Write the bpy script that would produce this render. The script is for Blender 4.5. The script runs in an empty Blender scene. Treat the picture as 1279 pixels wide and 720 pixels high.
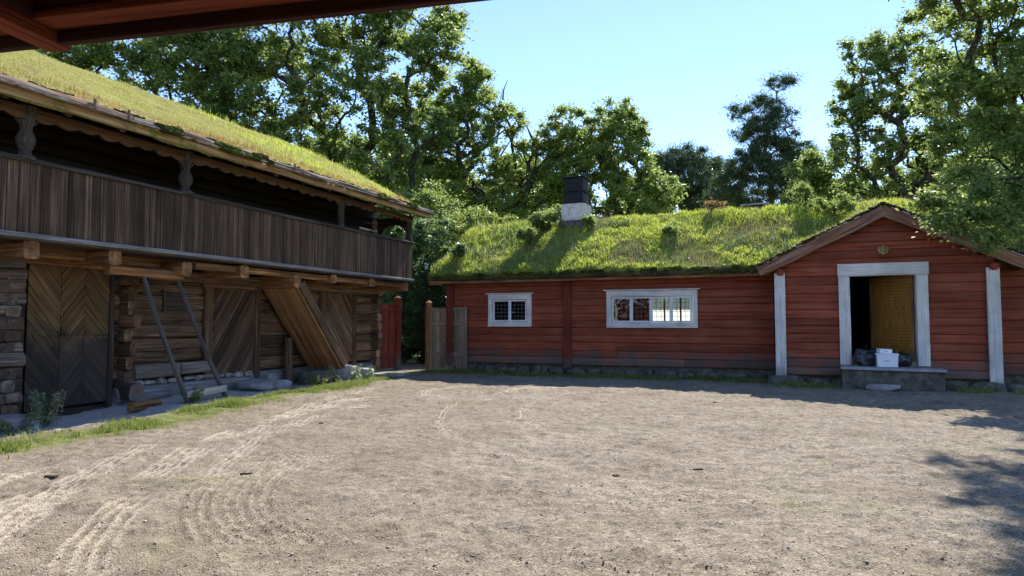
import bpy, math, random
import numpy as np
from mathutils import Vector, Matrix, noise as mnoise
R = math.radians
rng = np.random.default_rng(7); random.seed(7)
SC = bpy.context.scene
# ------------------------------------------------------------------ camera, sky, sun, exposure
F = 850.0; CAMH = 1.5; TH = math.atan(45/850)
cam = bpy.data.objects.new('camera', bpy.data.cameras.new('camera')); SC.collection.objects.link(cam)
cam.data.sensor_width = 36; cam.data.lens = F/1279*36; cam.data.clip_start = 0.05; cam.data.clip_end = 3000
cam.location = (0, 0, CAMH); cam.rotation_euler = (R(90)+TH, 0, 0); SC.camera = cam
SUN_AZ, SUN_EL = R(24.0), R(46.0)
w = bpy.data.worlds.new('World'); SC.world = w; w.use_nodes = True
nt = w.node_tree; bg = nt.nodes['Background']
sky = nt.nodes.new('ShaderNodeTexSky'); sky.sky_type = 'NISHITA'; sky.sun_disc = False
sky.sun_elevation = SUN_EL; sky.sun_rotation = SUN_AZ; sky.air_density = 0.85; sky.dust_density = 0.0; sky.ozone_density = 2.2
tint = nt.nodes.new('ShaderNodeMix'); tint.data_type = 'RGBA'; tint.blend_type = 'MULTIPLY'; tint.inputs[0].default_value = 1
nt.links.new(sky.outputs[0], tint.inputs[6]); tint.inputs[7].default_value = (.93, .93, 1.02, 1); nt.links.new(tint.outputs[2], bg.inputs[0]); bg.inputs[1].default_value = 0.15
sl = bpy.data.lights.new('sun', 'SUN'); sl.energy = 4.8; sl.angle = R(0.53); sl.color = (1.0, .95, .87)
sun = bpy.data.objects.new('sun', sl); SC.collection.objects.link(sun)
sdir = Vector((math.sin(SUN_AZ)*math.cos(SUN_EL), math.cos(SUN_AZ)*math.cos(SUN_EL), math.sin(SUN_EL)))
sun.rotation_euler = sdir.to_track_quat('Z', 'Y').to_euler(); sun.location = (20, 40, 50)
SC.view_settings.view_transform = 'Standard'; SC.view_settings.look = 'None'; SC.view_settings.exposure = 1.05
SC.view_settings.gamma = 1; SC.view_settings.use_curve_mapping = False
SC.render.engine = 'CYCLES'
try:
    SC.cycles.max_bounces = 8; SC.cycles.diffuse_bounces = 4; SC.cycles.transparent_max_bounces = 12
    SC.cycles.use_denoising = True
except Exception: pass

def at(x, y, Y):
    """point at distance Y (m in front of the camera) seen at pixel x, y of the 1279x720 photograph"""
    a = (x-639.5)/F; b = (360-y)/F
    r = (a, math.cos(TH)-b*math.sin(TH), math.sin(TH)+b*math.cos(TH)); t = Y/r[1]
    return Vector((r[0]*t, Y, CAMH+r[2]*t))

# ------------------------------------------------------------------ numpy noise
def _h(ix, iy, iz, s):
    n = (ix*374761393 + iy*668265263 + iz*2147483647 + s*974634777) & 0xffffffff
    n = ((n ^ (n >> 13))*1274126177) & 0xffffffff
    n = n ^ (n >> 16)
    return (n & 0xffff)/65535.0
def vnoise(x, y, z=0.0, s=0):
    x = np.asarray(x, float); y = np.asarray(y, float); z = np.zeros_like(x)+z
    ix = np.floor(x).astype(np.int64); iy = np.floor(y).astype(np.int64); iz = np.floor(z).astype(np.int64)
    fx, fy, fz = x-ix, y-iy, z-iz
    fx = fx*fx*(3-2*fx); fy = fy*fy*(3-2*fy); fz = fz*fz*(3-2*fz)
    o = 0
    for a in (0, 1):
        for b in (0, 1):
            for c in (0, 1):
                o = o+_h(ix+a, iy+b, iz+c, s)*(fx if a else 1-fx)*(fy if b else 1-fy)*(fz if c else 1-fz)
    return o
def fbm(x, y, z=0.0, s=0, o=4):
    t = 0; a = .5; k = 0
    for i in range(o):
        t = t+a*vnoise(np.asarray(x)*2**i, np.asarray(y)*2**i, np.asarray(z)*2**i, s+i); k += a; a *= .5
    return t/k

# ------------------------------------------------------------------ tagging and linking
def tag(o, label=None, cat=None, group=None, kind=None):
    if label: o['label'] = label
    if cat: o['category'] = cat
    if group: o['group'] = group
    if kind: o['kind'] = kind
    return o
def link(o, parent=None):
    SC.collection.objects.link(o)
    if parent: o.parent = parent
    return o
def empty(name, loc=(0, 0, 0), rz=0.0, label=None, cat=None, group=None):
    o = bpy.data.objects.new(name, None); o.location = loc; o.rotation_euler = (0, 0, rz); o.empty_display_size = .2
    link(o); return tag(o, label, cat, group)
def copy_tree(o, parent=None):
    c = o.copy(); SC.collection.objects.link(c); c.parent = parent
    for ch in [q for q in SC.objects if q.parent == o]: copy_tree(ch, c)
    return c

# ------------------------------------------------------------------ mesh collector
class MB:
    def __init__(s): s.v = []; s.f = []; s.g = []
    def add(s, vs, fs, gr=None):
        b = len(s.v); s.v += [tuple(p) for p in vs]; s.f += [tuple(b+i for i in f) for f in fs]
        s.g += [tuple(p) for p in (gr if gr is not None else vs)]
    def timber(s, p0, p1, w, h, up=(0, 0, 1), seg=None, prof='log', jit=0.0, bow=0.0, taper=1.0, n=12, e=3.2, ch=.006):
        p0 = Vector(p0); p1 = Vector(p1); d = p1-p0; L = d.length
        if L < 1e-4: return
        d = d/L; up = Vector(up); side = up.cross(d)
        if side.length < 1e-3: side = Vector((1, 0, 0)).cross(d)
        side.normalize(); upv = d.cross(side).normalized()
        if seg is None: seg = max(1, int(L/0.35)) if (jit or bow) else 1
        if prof == 'box':
            a, b = w/2, h/2; c = min(ch, a*.4, b*.4)
            pr = [(a, -b+c), (a, b-c), (a-c, b), (-a+c, b), (-a, b-c), (-a, -b+c), (-a+c, -b), (a-c, -b)]
        else:
            pr = []
            for i in range(n):
                t = 2*math.pi*(i+.5)/n; c, q = math.cos(t), math.sin(t)
                pr.append((w/2*math.copysign(abs(c)**(2/e), c), h/2*math.copysign(abs(q)**(2/e), q)))
        m = len(pr); off = Vector((random.uniform(0, 50), random.uniform(0, 50), random.uniform(0, 50)))
        vs = []; gs = []; b1 = random.uniform(-1, 1)*bow; b2 = random.uniform(-1, 1)*bow
        for k in range(seg+1):
            t = k/seg; sc = 1+(taper-1)*t
            cw = math.sin(t*math.pi); cen = p0+d*(L*t)+side*(b1*cw)+upv*(b2*cw)
            for (x, y) in pr:
                j = 0
                if jit:
                    j = mnoise.noise(Vector((t*L*1.3, x*9, y*9))+off)*jit
                r = math.hypot(x, y) or 1
                vs.append(cen+side*(x*sc+x/r*j)+upv*(y*sc+y/r*j)); gs.append(Vector((t*L, x, y))+off)
        fs = []
        for k in range(seg):
            for i in range(m):
                a = k*m+i; b = k*m+(i+1) % m; fs.append((a, b, b+m, a+m))
        nv = len(vs); o2 = off+Vector((7, 3, 9))
        for base_, k in ((0, 0), (seg*m, 1)):      # end grain: its own vertices, calmer texture
            vs += vs[base_:base_+m]; gs += [Vector((k*.3, x*.22, y*.22))+o2 for (x, y) in pr]
        fs.append(tuple(nv+i for i in reversed(range(m)))); fs.append(tuple(nv+m+i for i in range(m)))
        s.add(vs, fs, gs)
    def box(s, x0, x1, y0, y1, z0, z1, ax='x', jit=0, ch=.006):
        cx, cy, cz = (x0+x1)/2, (y0+y1)/2, (z0+z1)/2
        if ax == 'x': s.timber((x0, cy, cz), (x1, cy, cz), abs(y1-y0), abs(z1-z0), prof='box', jit=jit, ch=ch)
        elif ax == 'y': s.timber((cx, y0, cz), (cx, y1, cz), abs(x1-x0), abs(z1-z0), prof='box', jit=jit, ch=ch)
        else: s.timber((cx, cy, z0), (cx, cy, z1), abs(x1-x0), abs(y1-y0), up=(0, 1, 0), prof='box', jit=jit, ch=ch)
    def prism(s, poly, fr, th, gdir=(1, 0)):
        """poly: 2D points in frame fr=(origin, ax, ay); thickness th along normal; gdir = grain dir in 2D"""
        o, ax, ay = [Vector(k) for k in fr]; nz = ax.cross(ay).normalized(); n = len(poly)
        off = Vector((random.uniform(0, 50), random.uniform(0, 50), random.uniform(0, 50)))
        g = Vector((gdir[0], gdir[1])).normalized(); q = Vector((-g.y, g.x)); vs = []; gs = []
        for z in (0, th):
            for (x, y) in poly:
                vs.append(o+ax*x+ay*y+nz*z); gs.append(Vector((x*g.x+y*g.y, x*q.x+y*q.y, z))+off)
        fs = [tuple(reversed(range(n))), tuple(range(n, 2*n))]+[(i, (i+1) % n, n+(i+1) % n, n+i) for i in range(n)]
        s.add(vs, fs, gs)
    def tube(s, pts, rad, n=8, cap=True):
        pts = [Vector(p) for p in pts]; vs = []; gs = []; L = 0
        off = Vector((random.uniform(0, 50), random.uniform(0, 50), 0))
        for i, p in enumerate(pts):
            d = (pts[min(i+1, len(pts)-1)]-pts[max(i-1, 0)]).normalized()
            a = d.cross(Vector((0, 0, 1)));
            if a.length < .05: a = d.cross(Vector((0, 1, 0)))
            a.normalize(); b = d.cross(a)
            if i: L += (p-pts[i-1]).length
            for k in range(n):
                t = 2*math.pi*k/n; q = a*math.cos(t)+b*math.sin(t); vs.append(p+q*rad[i]); gs.append(Vector((L, math.cos(t)*rad[i], math.sin(t)*rad[i]))+off)
        fs = []
        for i in range(len(pts)-1):
            for k in range(n):
                a = i*n+k; b = i*n+(k+1) % n; fs.append((a, a+n, b+n, b))
        if cap: fs.append(tuple(range(n))); fs.append(tuple(reversed(range((len(pts)-1)*n, len(pts)*n))))
        s.add(vs, fs, gs)
    def rock(s, c, r, sd=0, amp=.28, sub=2, flat=0.0):
        import bmesh
        bm = bmesh.new(); bmesh.ops.create_icosphere(bm, subdivisions=sub, radius=1)
        vs = []
        for v in bm.verts:
            p = v.co.copy(); q = Vector([math.copysign(abs(k)**.72, k) for k in p])
            k = 1+amp*mnoise.noise(p*1.1+Vector((sd*3.1, sd, 0)))+amp*.35*mnoise.noise(p*3.5+Vector((sd, 0, sd)))
            q = q*k; z = q.z
            if flat and z > flat: z = flat+(z-flat)*.15
            vs.append(Vector((c[0]+q.x*r[0], c[1]+q.y*r[1], c[2]+z*r[2])))
        s.add(vs, [[v.index for v in f.verts] for f in bm.faces]); bm.free()
    def build(s, name, mat, parent=None, smooth=35, kind=None, label=None):
        me = bpy.data.meshes.new(name); me.from_pydata([tuple(p) for p in s.v], [], s.f)
        at_ = me.attributes.new('grain', 'FLOAT_VECTOR', 'POINT')
        at_.data.foreach_set('vector', np.array(s.g, dtype=np.float32).ravel())
        me.materials.append(mat); me.update()
        if smooth:
            me.polygons.foreach_set('use_smooth', [True]*len(me.polygons))
            try: me.set_sharp_from_angle(angle=R(smooth))
            except Exception: pass
        o = bpy.data.objects.new(name, me); link(o, parent)
        if kind: o['kind'] = kind
        if label: o['label'] = label
        return o
def npmesh(name, V, Fc, mat, parent=None, smooth=False, grain=None):
    """V (n,3); Fc (m,k) all faces k-gons"""
    V = np.asarray(V, np.float32); Fc = np.asarray(Fc, np.int32); k = Fc.shape[1]
    me = bpy.data.meshes.new(name); me.vertices.add(len(V)); me.vertices.foreach_set('co', V.ravel())
    me.loops.add(Fc.size); me.loops.foreach_set('vertex_index', Fc.ravel())
    me.polygons.add(len(Fc)); me.polygons.foreach_set('loop_start', np.arange(0, Fc.size, k, dtype=np.int32))
    if smooth: me.polygons.foreach_set('use_smooth', np.ones(len(Fc), bool))
    if grain is not None:
        a = me.attributes.new('grain', 'FLOAT_VECTOR', 'POINT'); a.data.foreach_set('vector', np.asarray(grain, np.float32).ravel())
    me.materials.append(mat); me.update(calc_edges=True); me.validate()
    o = bpy.data.objects.new(name, me); link(o, parent); return o

# ------------------------------------------------------------------ materials
class NT:
    def __init__(s, name):
        s.m = bpy.data.materials.new(name); s.m.use_nodes = True; s.t = s.m.node_tree
        s.b = s.t.nodes['Principled BSDF']; s.b.inputs['Specular IOR Level'].default_value = .25; s.out = s.t.nodes['Material Output']
    def n(s, ty, **k):
        o = s.t.nodes.new(ty)
        for a, b in k.items(): setattr(o, a, b)
        return o
    def l(s, a, b): s.t.links.new(a, b)
    def val(s, sock, v):
        if hasattr(v, 'links') or isinstance(v, bpy.types.NodeSocket): s.l(v, sock)
        else: sock.default_value = v
    def noise(s, vec, scale, detail=4, rough=.55, dist=0):
        o = s.n('ShaderNodeTexNoise'); s.l(vec, o.inputs['Vector']); o.inputs['Scale'].default_value = scale
        o.inputs['Detail'].default_value = detail; o.inputs['Roughness'].default_value = rough; o.inputs['Distortion'].default_value = dist
        return o.outputs[0]
    def vmul(s, vec, k):
        o = s.n('ShaderNodeMapping'); s.l(vec, o.inputs[0]); o.inputs['Scale'].default_value = k; return o.outputs[0]
    def ramp(s, f, stops):
        o = s.n('ShaderNodeValToRGB'); s.l(f, o.inputs[0]); e = o.color_ramp.elements
        while len(e) < len(stops): e.new(.5)
        for i, (p, c) in enumerate(stops):
            e[i].position = p; c = (c, c, c) if not hasattr(c, '__len__') else c; e[i].color = (*c[:3], 1)
        return o.outputs[0]
    def mix(s, f, a, b, mode='MIX'):
        o = s.n('ShaderNodeMix', data_type='RGBA', blend_type=mode)
        s.val(o.inputs[0], f)
        for i, v in ((6, a), (7, b)):
            if isinstance(v, bpy.types.NodeSocket): s.l(v, o.inputs[i])
            else: o.inputs[i].default_value = (*v[:3], 1) if hasattr(v, '__len__') else (v, v, v, 1)
        return o.outputs[2]
    def math(s, op, a, b=0.0):
        o = s.n('ShaderNodeMath', operation=op); s.val(o.inputs[0], a); s.val(o.inputs[1], b); return o.outputs[0]
    def rng(s, f, a, b, c=0.0, d=1.0):
        o = s.n('ShaderNodeMapRange'); s.val(o.inputs[0], f)
        for i, v in ((1, a), (2, b), (3, c), (4, d)): o.inputs[i].default_value = v
        return o.outputs[0]
    def grain(s): o = s.n('ShaderNodeAttribute', attribute_name='grain'); return o.outputs['Vector']
    def obj(s): return s.n('ShaderNodeTexCoord').outputs['Object']
    def isl(s): return s.n('ShaderNodeNewGeometry').outputs['Random Per Island']
    def bump(s, h, st, dist=.01, prev=None):
        o = s.n('ShaderNodeBump'); s.l(h, o.inputs['Height']); o.inputs['Strength'].default_value = st; o.inputs['Distance'].default_value = dist
        if prev is not None: s.l(prev, o.inputs['Normal'])
        return o.outputs[0]
    def sep(s, vec): o = s.n('ShaderNodeSeparateXYZ'); s.l(vec, o.inputs[0]); return o.outputs

def wood(name, dark, mid, light, fib=(1.1, 34, 34), rough=.85, var=.35, bump=.5, foot=None, footz=(.3, .75), stain=None, moss=None, crack=.36):
    t = NT(name); g = t.grain()
    n1 = t.noise(t.vmul(g, fib), 1.0, 7, .62, .3)
    col = t.ramp(n1, [(.28, dark), (.5, mid), (.72, light)])
    n2 = t.noise(t.vmul(g, (.7, 3.5, 3.5)), 1.0, 4)
    if stain: col = t.mix(t.rng(n2, .48, .72), col, stain)
    ob = t.obj(); n3 = t.noise(ob, 1.6, 4)
    if foot:
        z = t.sep(ob)[2]; zz = t.math('ADD', z, t.rng(n3, .3, .7, -.22, .22))
        col = t.mix(t.rng(zz, footz[0], footz[1], .92, 0), col, foot)
    if moss: col = t.mix(t.rng(t.noise(ob, 3.0, 5), .55, .66), col, moss)
    k = t.rng(t.isl(), 0, 1, 1-var, 1+var*.7)
    col = t.mix(1.0, col, t.n('ShaderNodeCombineColor').outputs[0], 'MIX') if False else col
    cc = t.n('ShaderNodeCombineColor'); [t.l(k, cc.inputs[i]) for i in range(3)]
    col = t.mix(1.0, col, cc.outputs[0], 'MULTIPLY')
    col = t.mix(1.0, col, t.ramp(n3, [(.25, .72), (.75, 1.2)]), 'MULTIPLY')
    crack = t.rng(t.noise(t.vmul(g, (.9, 55, 55)), 1.0, 2, .5, .6), .27, crack)
    col = t.mix(t.rng(crack, 0, 1, .6, 0), col, tuple(c*.25 for c in dark))
    t.l(col, t.b.inputs['Base Color']); t.b.inputs['Roughness'].default_value = rough
    h = t.math('ADD', n1, t.math('MULTIPLY', crack, .8))
    t.l(t.bump(h, bump, .008), t.b.inputs['Normal']); return t.m

M = {}
M['log_brown'] = wood('weathered_log', (.034, .019, .011), (.155, .088, .048), (.44, .30, .185), var=.6, stain=(.18, .10, .05), foot=(.16, .14, .125), footz=(.0, .55), bump=.9)
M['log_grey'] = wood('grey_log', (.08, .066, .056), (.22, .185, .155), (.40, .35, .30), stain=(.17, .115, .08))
M['tar_board'] = wood('tarred_board', (.026, .016, .010), (.088, .054, .032), (.27, .18, .115), fib=(.8, 36, 36), var=.5, stain=(.12, .065, .038), bump=.9)
M['door_board'] = wood('tarred_door_board', (.05, .028, .012), (.15, .088, .036), (.30, .19, .09), var=.35, foot=(.045, .038, .034), footz=(1.15, 1.5))
M['warm_beam'] = wood('golden_brown_beam', (.06, .026, .010), (.28, .13, .048), (.58, .34, .15), var=.5, stain=(.11, .055, .027), bump=.8)
M['valance'] = wood('brown_valance_board', (.04, .022, .010), (.12, .065, .030), (.2, .115, .055), var=.2)
M['log_mixed'] = wood('grey_brown_old_log', (.045, .033, .025), (.15, .115, .09), (.36, .31, .26), var=.55, stain=(.16, .085, .05), bump=1.0)
M['fascia'] = wood('pale_fascia_board', (.15, .085, .035), (.40, .24, .10), (.58, .42, .24), var=.2, moss=(.16, .17, .03))
M['stair'] = wood('stair_plank', (.08, .034, .015), (.32, .16, .065), (.60, .37, .18), fib=(.5, 26, 26), var=.2)
M['grey_board'] = wood('silver_grey_board', (.10, .095, .09), (.24, .225, .21), (.42, .40, .37), var=.2)
M['pale_board'] = wood('pale_grey_board', (.22, .20, .17), (.42, .39, .34), (.55, .52, .47), var=.1)
M['pole'] = wood('dark_grey_pole', (.03, .028, .027), (.09, .085, .08), (.2, .19, .18), var=.2)
M['dark_post'] = wood('dark_post', (.02, .015, .012), (.055, .04, .032), (.13, .10, .08), var=.2)
M['carved'] = wood('carved_grey_post', (.022, .018, .014), (.06, .05, .04), (.14, .12, .10), var=.15)
M['dark_log'] = wood('near_black_log', (.010, .007, .005), (.03, .02, .013), (.07, .045, .03))  # much darker brown than the lower wall's logs
M['red'] = wood('falu_red_timber', (.15, .030, .016), (.275, .062, .030), (.37, .115, .062), fib=(.8, 26, 26), var=.26, bump=.7, crack=.37,
                stain=(.30, .090, .050), foot=(.15, .115, .095), footz=(.40, .78))
M['red_dark'] = wood('falu_red_post', (.08, .016, .010), (.17, .034, .020), (.26, .06, .035), var=.15, foot=(.13, .10, .085), footz=(.3, .7))
M['red_gate'] = wood('red_gate_board', (.09, .018, .013), (.22, .043, .030), (.34, .10, .07), var=.2, foot=(.18, .05, .04), footz=(.2, .5))
M['old_gate'] = wood('old_gate_board', (.10, .08, .052), (.31, .25, .175), (.48, .40, .29), var=.25)
M['verge'] = wood('verge_board', (.09, .032, .018), (.25, .105, .062), (.42, .30, .21), var=.15, stain=(.32, .25, .17), bump=.8)
M['white_wood'] = wood('white_painted_wood', (.44, .41, .35), (.70, .67, .61), (.79, .77, .72), fib=(1.4, 22, 22), var=.06, bump=.3, stain=(.58, .58, .60), foot=(.36, .34, .28), footz=(.05, .42))
M['white_sash'] = wood('white_sash', (.62, .62, .63), (.76, .76, .77), (.82, .82, .82), var=.04, bump=.1)
M['tar_roof'] = wood('roof_board', (.03, .02, .015), (.08, .055, .04), (.16, .12, .09), var=.3)
M['porch_lit'] = wood('lit_red_beam', (.06, .012, .006), (.17, .036, .015), (.27, .072, .03), var=.1, bump=.7)  # brighter copy of the porch timber, for undersides lit by ground bounce
M['porch_shaded'] = wood('shaded_red_beam', (.012, .004, .003), (.035, .010, .007), (.06, .018, .012), var=.1)  # same timber with the shade of its inner faces put into the colour
def simple(name, c1, c2, sc=6, rough=.9, bump=.5, bd=.02, detail=6, c3=None, spec=.2, metal=0):
    t = NT(name); o = t.obj(); n = t.noise(o, sc, detail, .6)
    st = [(.3, c1), (.7, c2)] if c3 is None else [(.28, c1), (.5, c2), (.72, c3)]
    t.l(t.ramp(n, st), t.b.inputs['Base Color']); t.b.inputs['Roughness'].default_value = rough; t.b.inputs['Specular IOR Level'].default_value = spec
    t.b.inputs['Metallic'].default_value = metal
    n2 = t.noise(o, sc*6, 4); t.l(t.bump(t.math('ADD', n, t.math('MULTIPLY', n2, .4)), bump, bd), t.b.inputs['Normal']); return t.m
M['stone'] = simple('field_stone', (.10, .098, .095), (.30, .29, .275), 5, c3=(.42, .40, .37))
M['stone_dark'] = simple('mossy_foundation_stone', (.04, .038, .028), (.115, .105, .085), 6, c3=(.20, .185, .155))
M['slab'] = simple('step_slab', (.17, .165, .17), (.33, .325, .335), 3, c3=(.42, .41, .42))
M['lime'] = simple('limewashed_stone', (.34, .32, .29), (.58, .55, .49), 7, c3=(.66, .63, .58))
M['pale_stone'] = simple('pale_packing_stone', (.14, .12, .10), (.34, .31, .28), 7, c3=(.52, .50, .47))
M['tarmetal'] = simple('black_tarred_boards', (.008, .008, .010), (.02, .02, .024), 9, rough=.6)
M['iron'] = simple('rusty_iron', (.05, .03, .02), (.12, .09, .07), 20, rough=.6, metal=.4)
M['bark_paper'] = simple('birch_bark', (.30, .28, .26), (.62, .58, .54), 9)
M['foam'] = simple('white_foam', (.78, .80, .84), (.84, .86, .88), 3, bump=.05, rough=.6)
M['inkgrey'] = simple('grey_print', (.25, .27, .30), (.35, .37, .4), 20)
def added_curtain_mat():
    t = NT('added_bright_cloth'); t.b.inputs['Base Color'].default_value = (.8, .8, .76, 1); tr = t.n('ShaderNodeBsdfTranslucent'); tr.inputs[0].default_value = (.85, .84, .8, 1)
    mx = t.n('ShaderNodeMixShader'); mx.inputs[0].default_value = .75; t.l(t.b.outputs[0], mx.inputs[1]); t.l(tr.outputs[0], mx.inputs[2]); t.l(mx.outputs[0], t.out.inputs[0]); return t.m
M['added_curtain'] = added_curtain_mat()
M['lead'] = simple('lead_came', (.10, .10, .10), (.2, .2, .2), 30)
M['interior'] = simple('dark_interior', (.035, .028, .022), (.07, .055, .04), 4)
M['lath'] = simple('twig_brown', (.05, .035, .022), (.12, .085, .055), 8)
def bagmat():
    t = NT('black_plastic'); t.b.inputs['Base Color'].default_value = (.012, .014, .02, 1); t.b.inputs['Roughness'].default_value = .28
    t.b.inputs['Specular IOR Level'].default_value = .6
    n = t.noise(t.obj(), 14, 3, .5, 1.5); t.l(t.bump(n, .8, .02), t.b.inputs['Normal']); return t.m
M['bag'] = bagmat()
def glassmat():
    t = NT('window_glass'); t.t.nodes.remove(t.b)
    tr = t.n('ShaderNodeBsdfTransparent'); tr.inputs[0].default_value = (.88, .92, .9, 1); gl = t.n('ShaderNodeBsdfGlossy'); gl.inputs['Roughness'].default_value = .03
    fr = t.n('ShaderNodeFresnel'); fr.inputs[0].default_value = 1.5; mx = t.n('ShaderNodeMixShader')
    nn = t.bump(t.noise(t.obj(), 5, 2), .25, .02); t.l(nn, gl.inputs['Normal'])
    t.l(t.math('MULTIPLY', fr.outputs[0], .8), mx.inputs[0]); t.l(tr.outputs[0], mx.inputs[1]); t.l(gl.outputs[0], mx.inputs[2]); t.l(mx.outputs[0], t.out.inputs[0]); return t.m
M['glass'] = glassmat()
def ochredoor():
    t = NT('ochre_carved_door'); g = t.grain(); n = t.noise(t.vmul(g, (2, 20, 20)), 1, 5)
    o = t.obj(); br = t.n('ShaderNodeTexBrick'); br.offset = .5
    cx = t.n('ShaderNodeCombineXYZ'); s_ = t.sep(o); t.l(s_[0], cx.inputs[0]); t.l(s_[2], cx.inputs[1]); t.l(cx.outputs[0], br.inputs['Vector'])
    br.inputs['Scale'].default_value = 1; br.inputs['Brick Width'].default_value = .085; br.inputs['Row Height'].default_value = .075; br.inputs['Mortar Size'].default_value = .012
    br.inputs['Color1'].default_value = (.46, .22, .04, 1); br.inputs['Color2'].default_value = (.36, .165, .028, 1); br.inputs['Mortar'].default_value = (.27, .125, .024, 1)
    col = t.mix(1.0, br.outputs[0], t.ramp(n, [(.3, .65), (.7, 1.15)]), 'MULTIPLY'); t.l(col, t.b.inputs['Base Color']); t.b.inputs['Roughness'].default_value = .55
    t.l(t.bump(br.outputs[1], -.6, .01), t.b.inputs['Normal']); return t.m
M['ochre'] = ochredoor()
def leafmat(name, c1, c2, c3, trans, rough=.45, tw=.52):
    """c1..c3: leaf colours picked per leaf; trans: colour of light through a leaf"""
    t = NT(name); i = t.isl(); o = t.obj(); n = t.noise(o, .55, 3)
    f = t.math('ADD', t.math('MULTIPLY', i, .55), t.math('MULTIPLY', n, .6))
    col = t.ramp(f, [(.25, c1), (.55, c2), (.85, c3)])
    t.l(col, t.b.inputs['Base Color']); t.b.inputs['Roughness'].default_value = rough; t.b.inputs['Specular IOR Level'].default_value = .35
    tr = t.n('ShaderNodeBsdfTranslucent'); t.l(t.mix(.55, col, trans), tr.inputs[0])
    mx = t.n('ShaderNodeMixShader'); mx.inputs[0].default_value = tw
    t.l(t.b.outputs[0], mx.inputs[1]); t.l(tr.outputs[0], mx.inputs[2]); t.l(mx.outputs[0], t.out.inputs[0]); return t.m
M['oak_leaf'] = leafmat('oak_leaves', (.08, .125, .040), (.15, .21, .065), (.25, .30, .10), (.42, .53, .12))
M['oak_leaf_light'] = leafmat('light_oak_leaves', (.09, .145, .038), (.16, .225, .058), (.27, .33, .095), (.48, .60, .13))
M['bush_leaf'] = leafmat('bush_leaves', (.05, .10, .04), (.09, .16, .07), (.20, .27, .15), (.25, .38, .12), rough=.3)
M['needle'] = leafmat('pine_needles', (.045, .08, .042), (.08, .125, .062), (.13, .18, .09), (.10, .17, .05), tw=.3)
M['weed_leaf'] = leafmat('weed_leaves', (.12, .17, .08), (.20, .25, .14), (.30, .34, .20), (.25, .35, .12), tw=.3)
M['yellow_leaf'] = leafmat('yellowing_leaves', (.16, .20, .03), (.28, .28, .04), (.40, .32, .05), (.5, .45, .06))
M['reddish_leaf'] = leafmat('reddish_leaves', (.18, .13, .05), (.27, .18, .07), (.32, .25, .10), (.4, .2, .06))
M['sod_grass'] = leafmat('turf_grass', (.17, .24, .03), (.32, .40, .05), (.52, .54, .14), (.62, .72, .12), rough=.6, tw=.6)
M['sod_dry'] = leafmat('dry_turf_grass', (.17, .20, .05), (.34, .36, .10), (.52, .48, .20), (.52, .52, .17), rough=.7, tw=.45)
M['yard_grass'] = leafmat('yard_grass', (.10, .14, .03), (.18, .23, .05), (.32, .33, .11), (.32, .40, .09), rough=.6, tw=.4)
M['straw'] = leafmat('straw_stalks', (.18, .14, .07), (.32, .25, .13), (.44, .36, .2), (.4, .32, .15), rough=.8, tw=.3)
M['bark'] = simple('tree_bark', (.015, .012, .010), (.042, .035, .028), 5, c3=(.08, .068, .055), bump=.8, bd=.04)
M['pine_bark'] = simple('pine_bark', (.03, .02, .014), (.11, .065, .04), 5, c3=(.20, .12, .07))
def sodmat(name, a, b, c):
    t = NT(name); o = t.obj(); n = t.noise(o, 1.8, 6); n2 = t.noise(o, 30, 4)
    col = t.ramp(n, [(.3, a), (.5, b), (.7, c)]); col = t.mix(1.0, col, t.ramp(n2, [(.3, .55), (.7, 1.25)]), 'MULTIPLY')
    t.l(col, t.b.inputs['Base Color']); t.b.inputs['Roughness'].default_value = 1; t.b.inputs['Specular IOR Level'].default_value = .05
    t.l(t.bump(n2, 1, .03), t.b.inputs['Normal']); return t.m
M['sod'] = sodmat('sod_soil', (.12, .10, .035), (.18, .20, .04), (.24, .29, .05))
M['sod_left'] = sodmat('dry_sod_soil', (.20, .16, .07), (.26, .24, .07), (.30, .30, .08))
M['moss'] = sodmat('moss', (.035, .04, .012), (.06, .075, .015), (.11, .12, .03))
M['turf_edge'] = sodmat('turf_edge_soil', (.035, .022, .013), (.085, .058, .034), (.11, .105, .035))

# ------------------------------------------------------------------ frames of the two buildings
AL = R(22.1); AR = R(23.0)
OLx, OLy = -4.243, 21.389; ORx, ORy = -2.024, 21.750
vL = (math.sin(AL), math.cos(AL)); nL = (math.cos(AL), -math.sin(AL))
uR = (math.cos(AR), -math.sin(AR)); nR = (-math.sin(AR), -math.cos(AR))
def Lw(s, d, z=0): return Vector((OLx+s*vL[0]+d*nL[0], OLy+s*vL[1]+d*nL[1], z))
def Rw(u, n, z=0): return Vector((ORx+u*uR[0]+n*nR[0], ORy+u*uR[1]+n*nR[1], z))
def toL(X, Y): return ((X-OLx)*vL[0]+(Y-OLy)*vL[1], (X-OLx)*nL[0]+(Y-OLy)*nL[1])
def toR(X, Y): return ((X-ORx)*uR[0]+(Y-ORy)*uR[1], (X-ORx)*nR[0]+(Y-ORy)*nR[1])
def sstep(a, b, x): t = np.clip((x-a)/(b-a), 0, 1); return t*t*(3-2*t)

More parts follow.
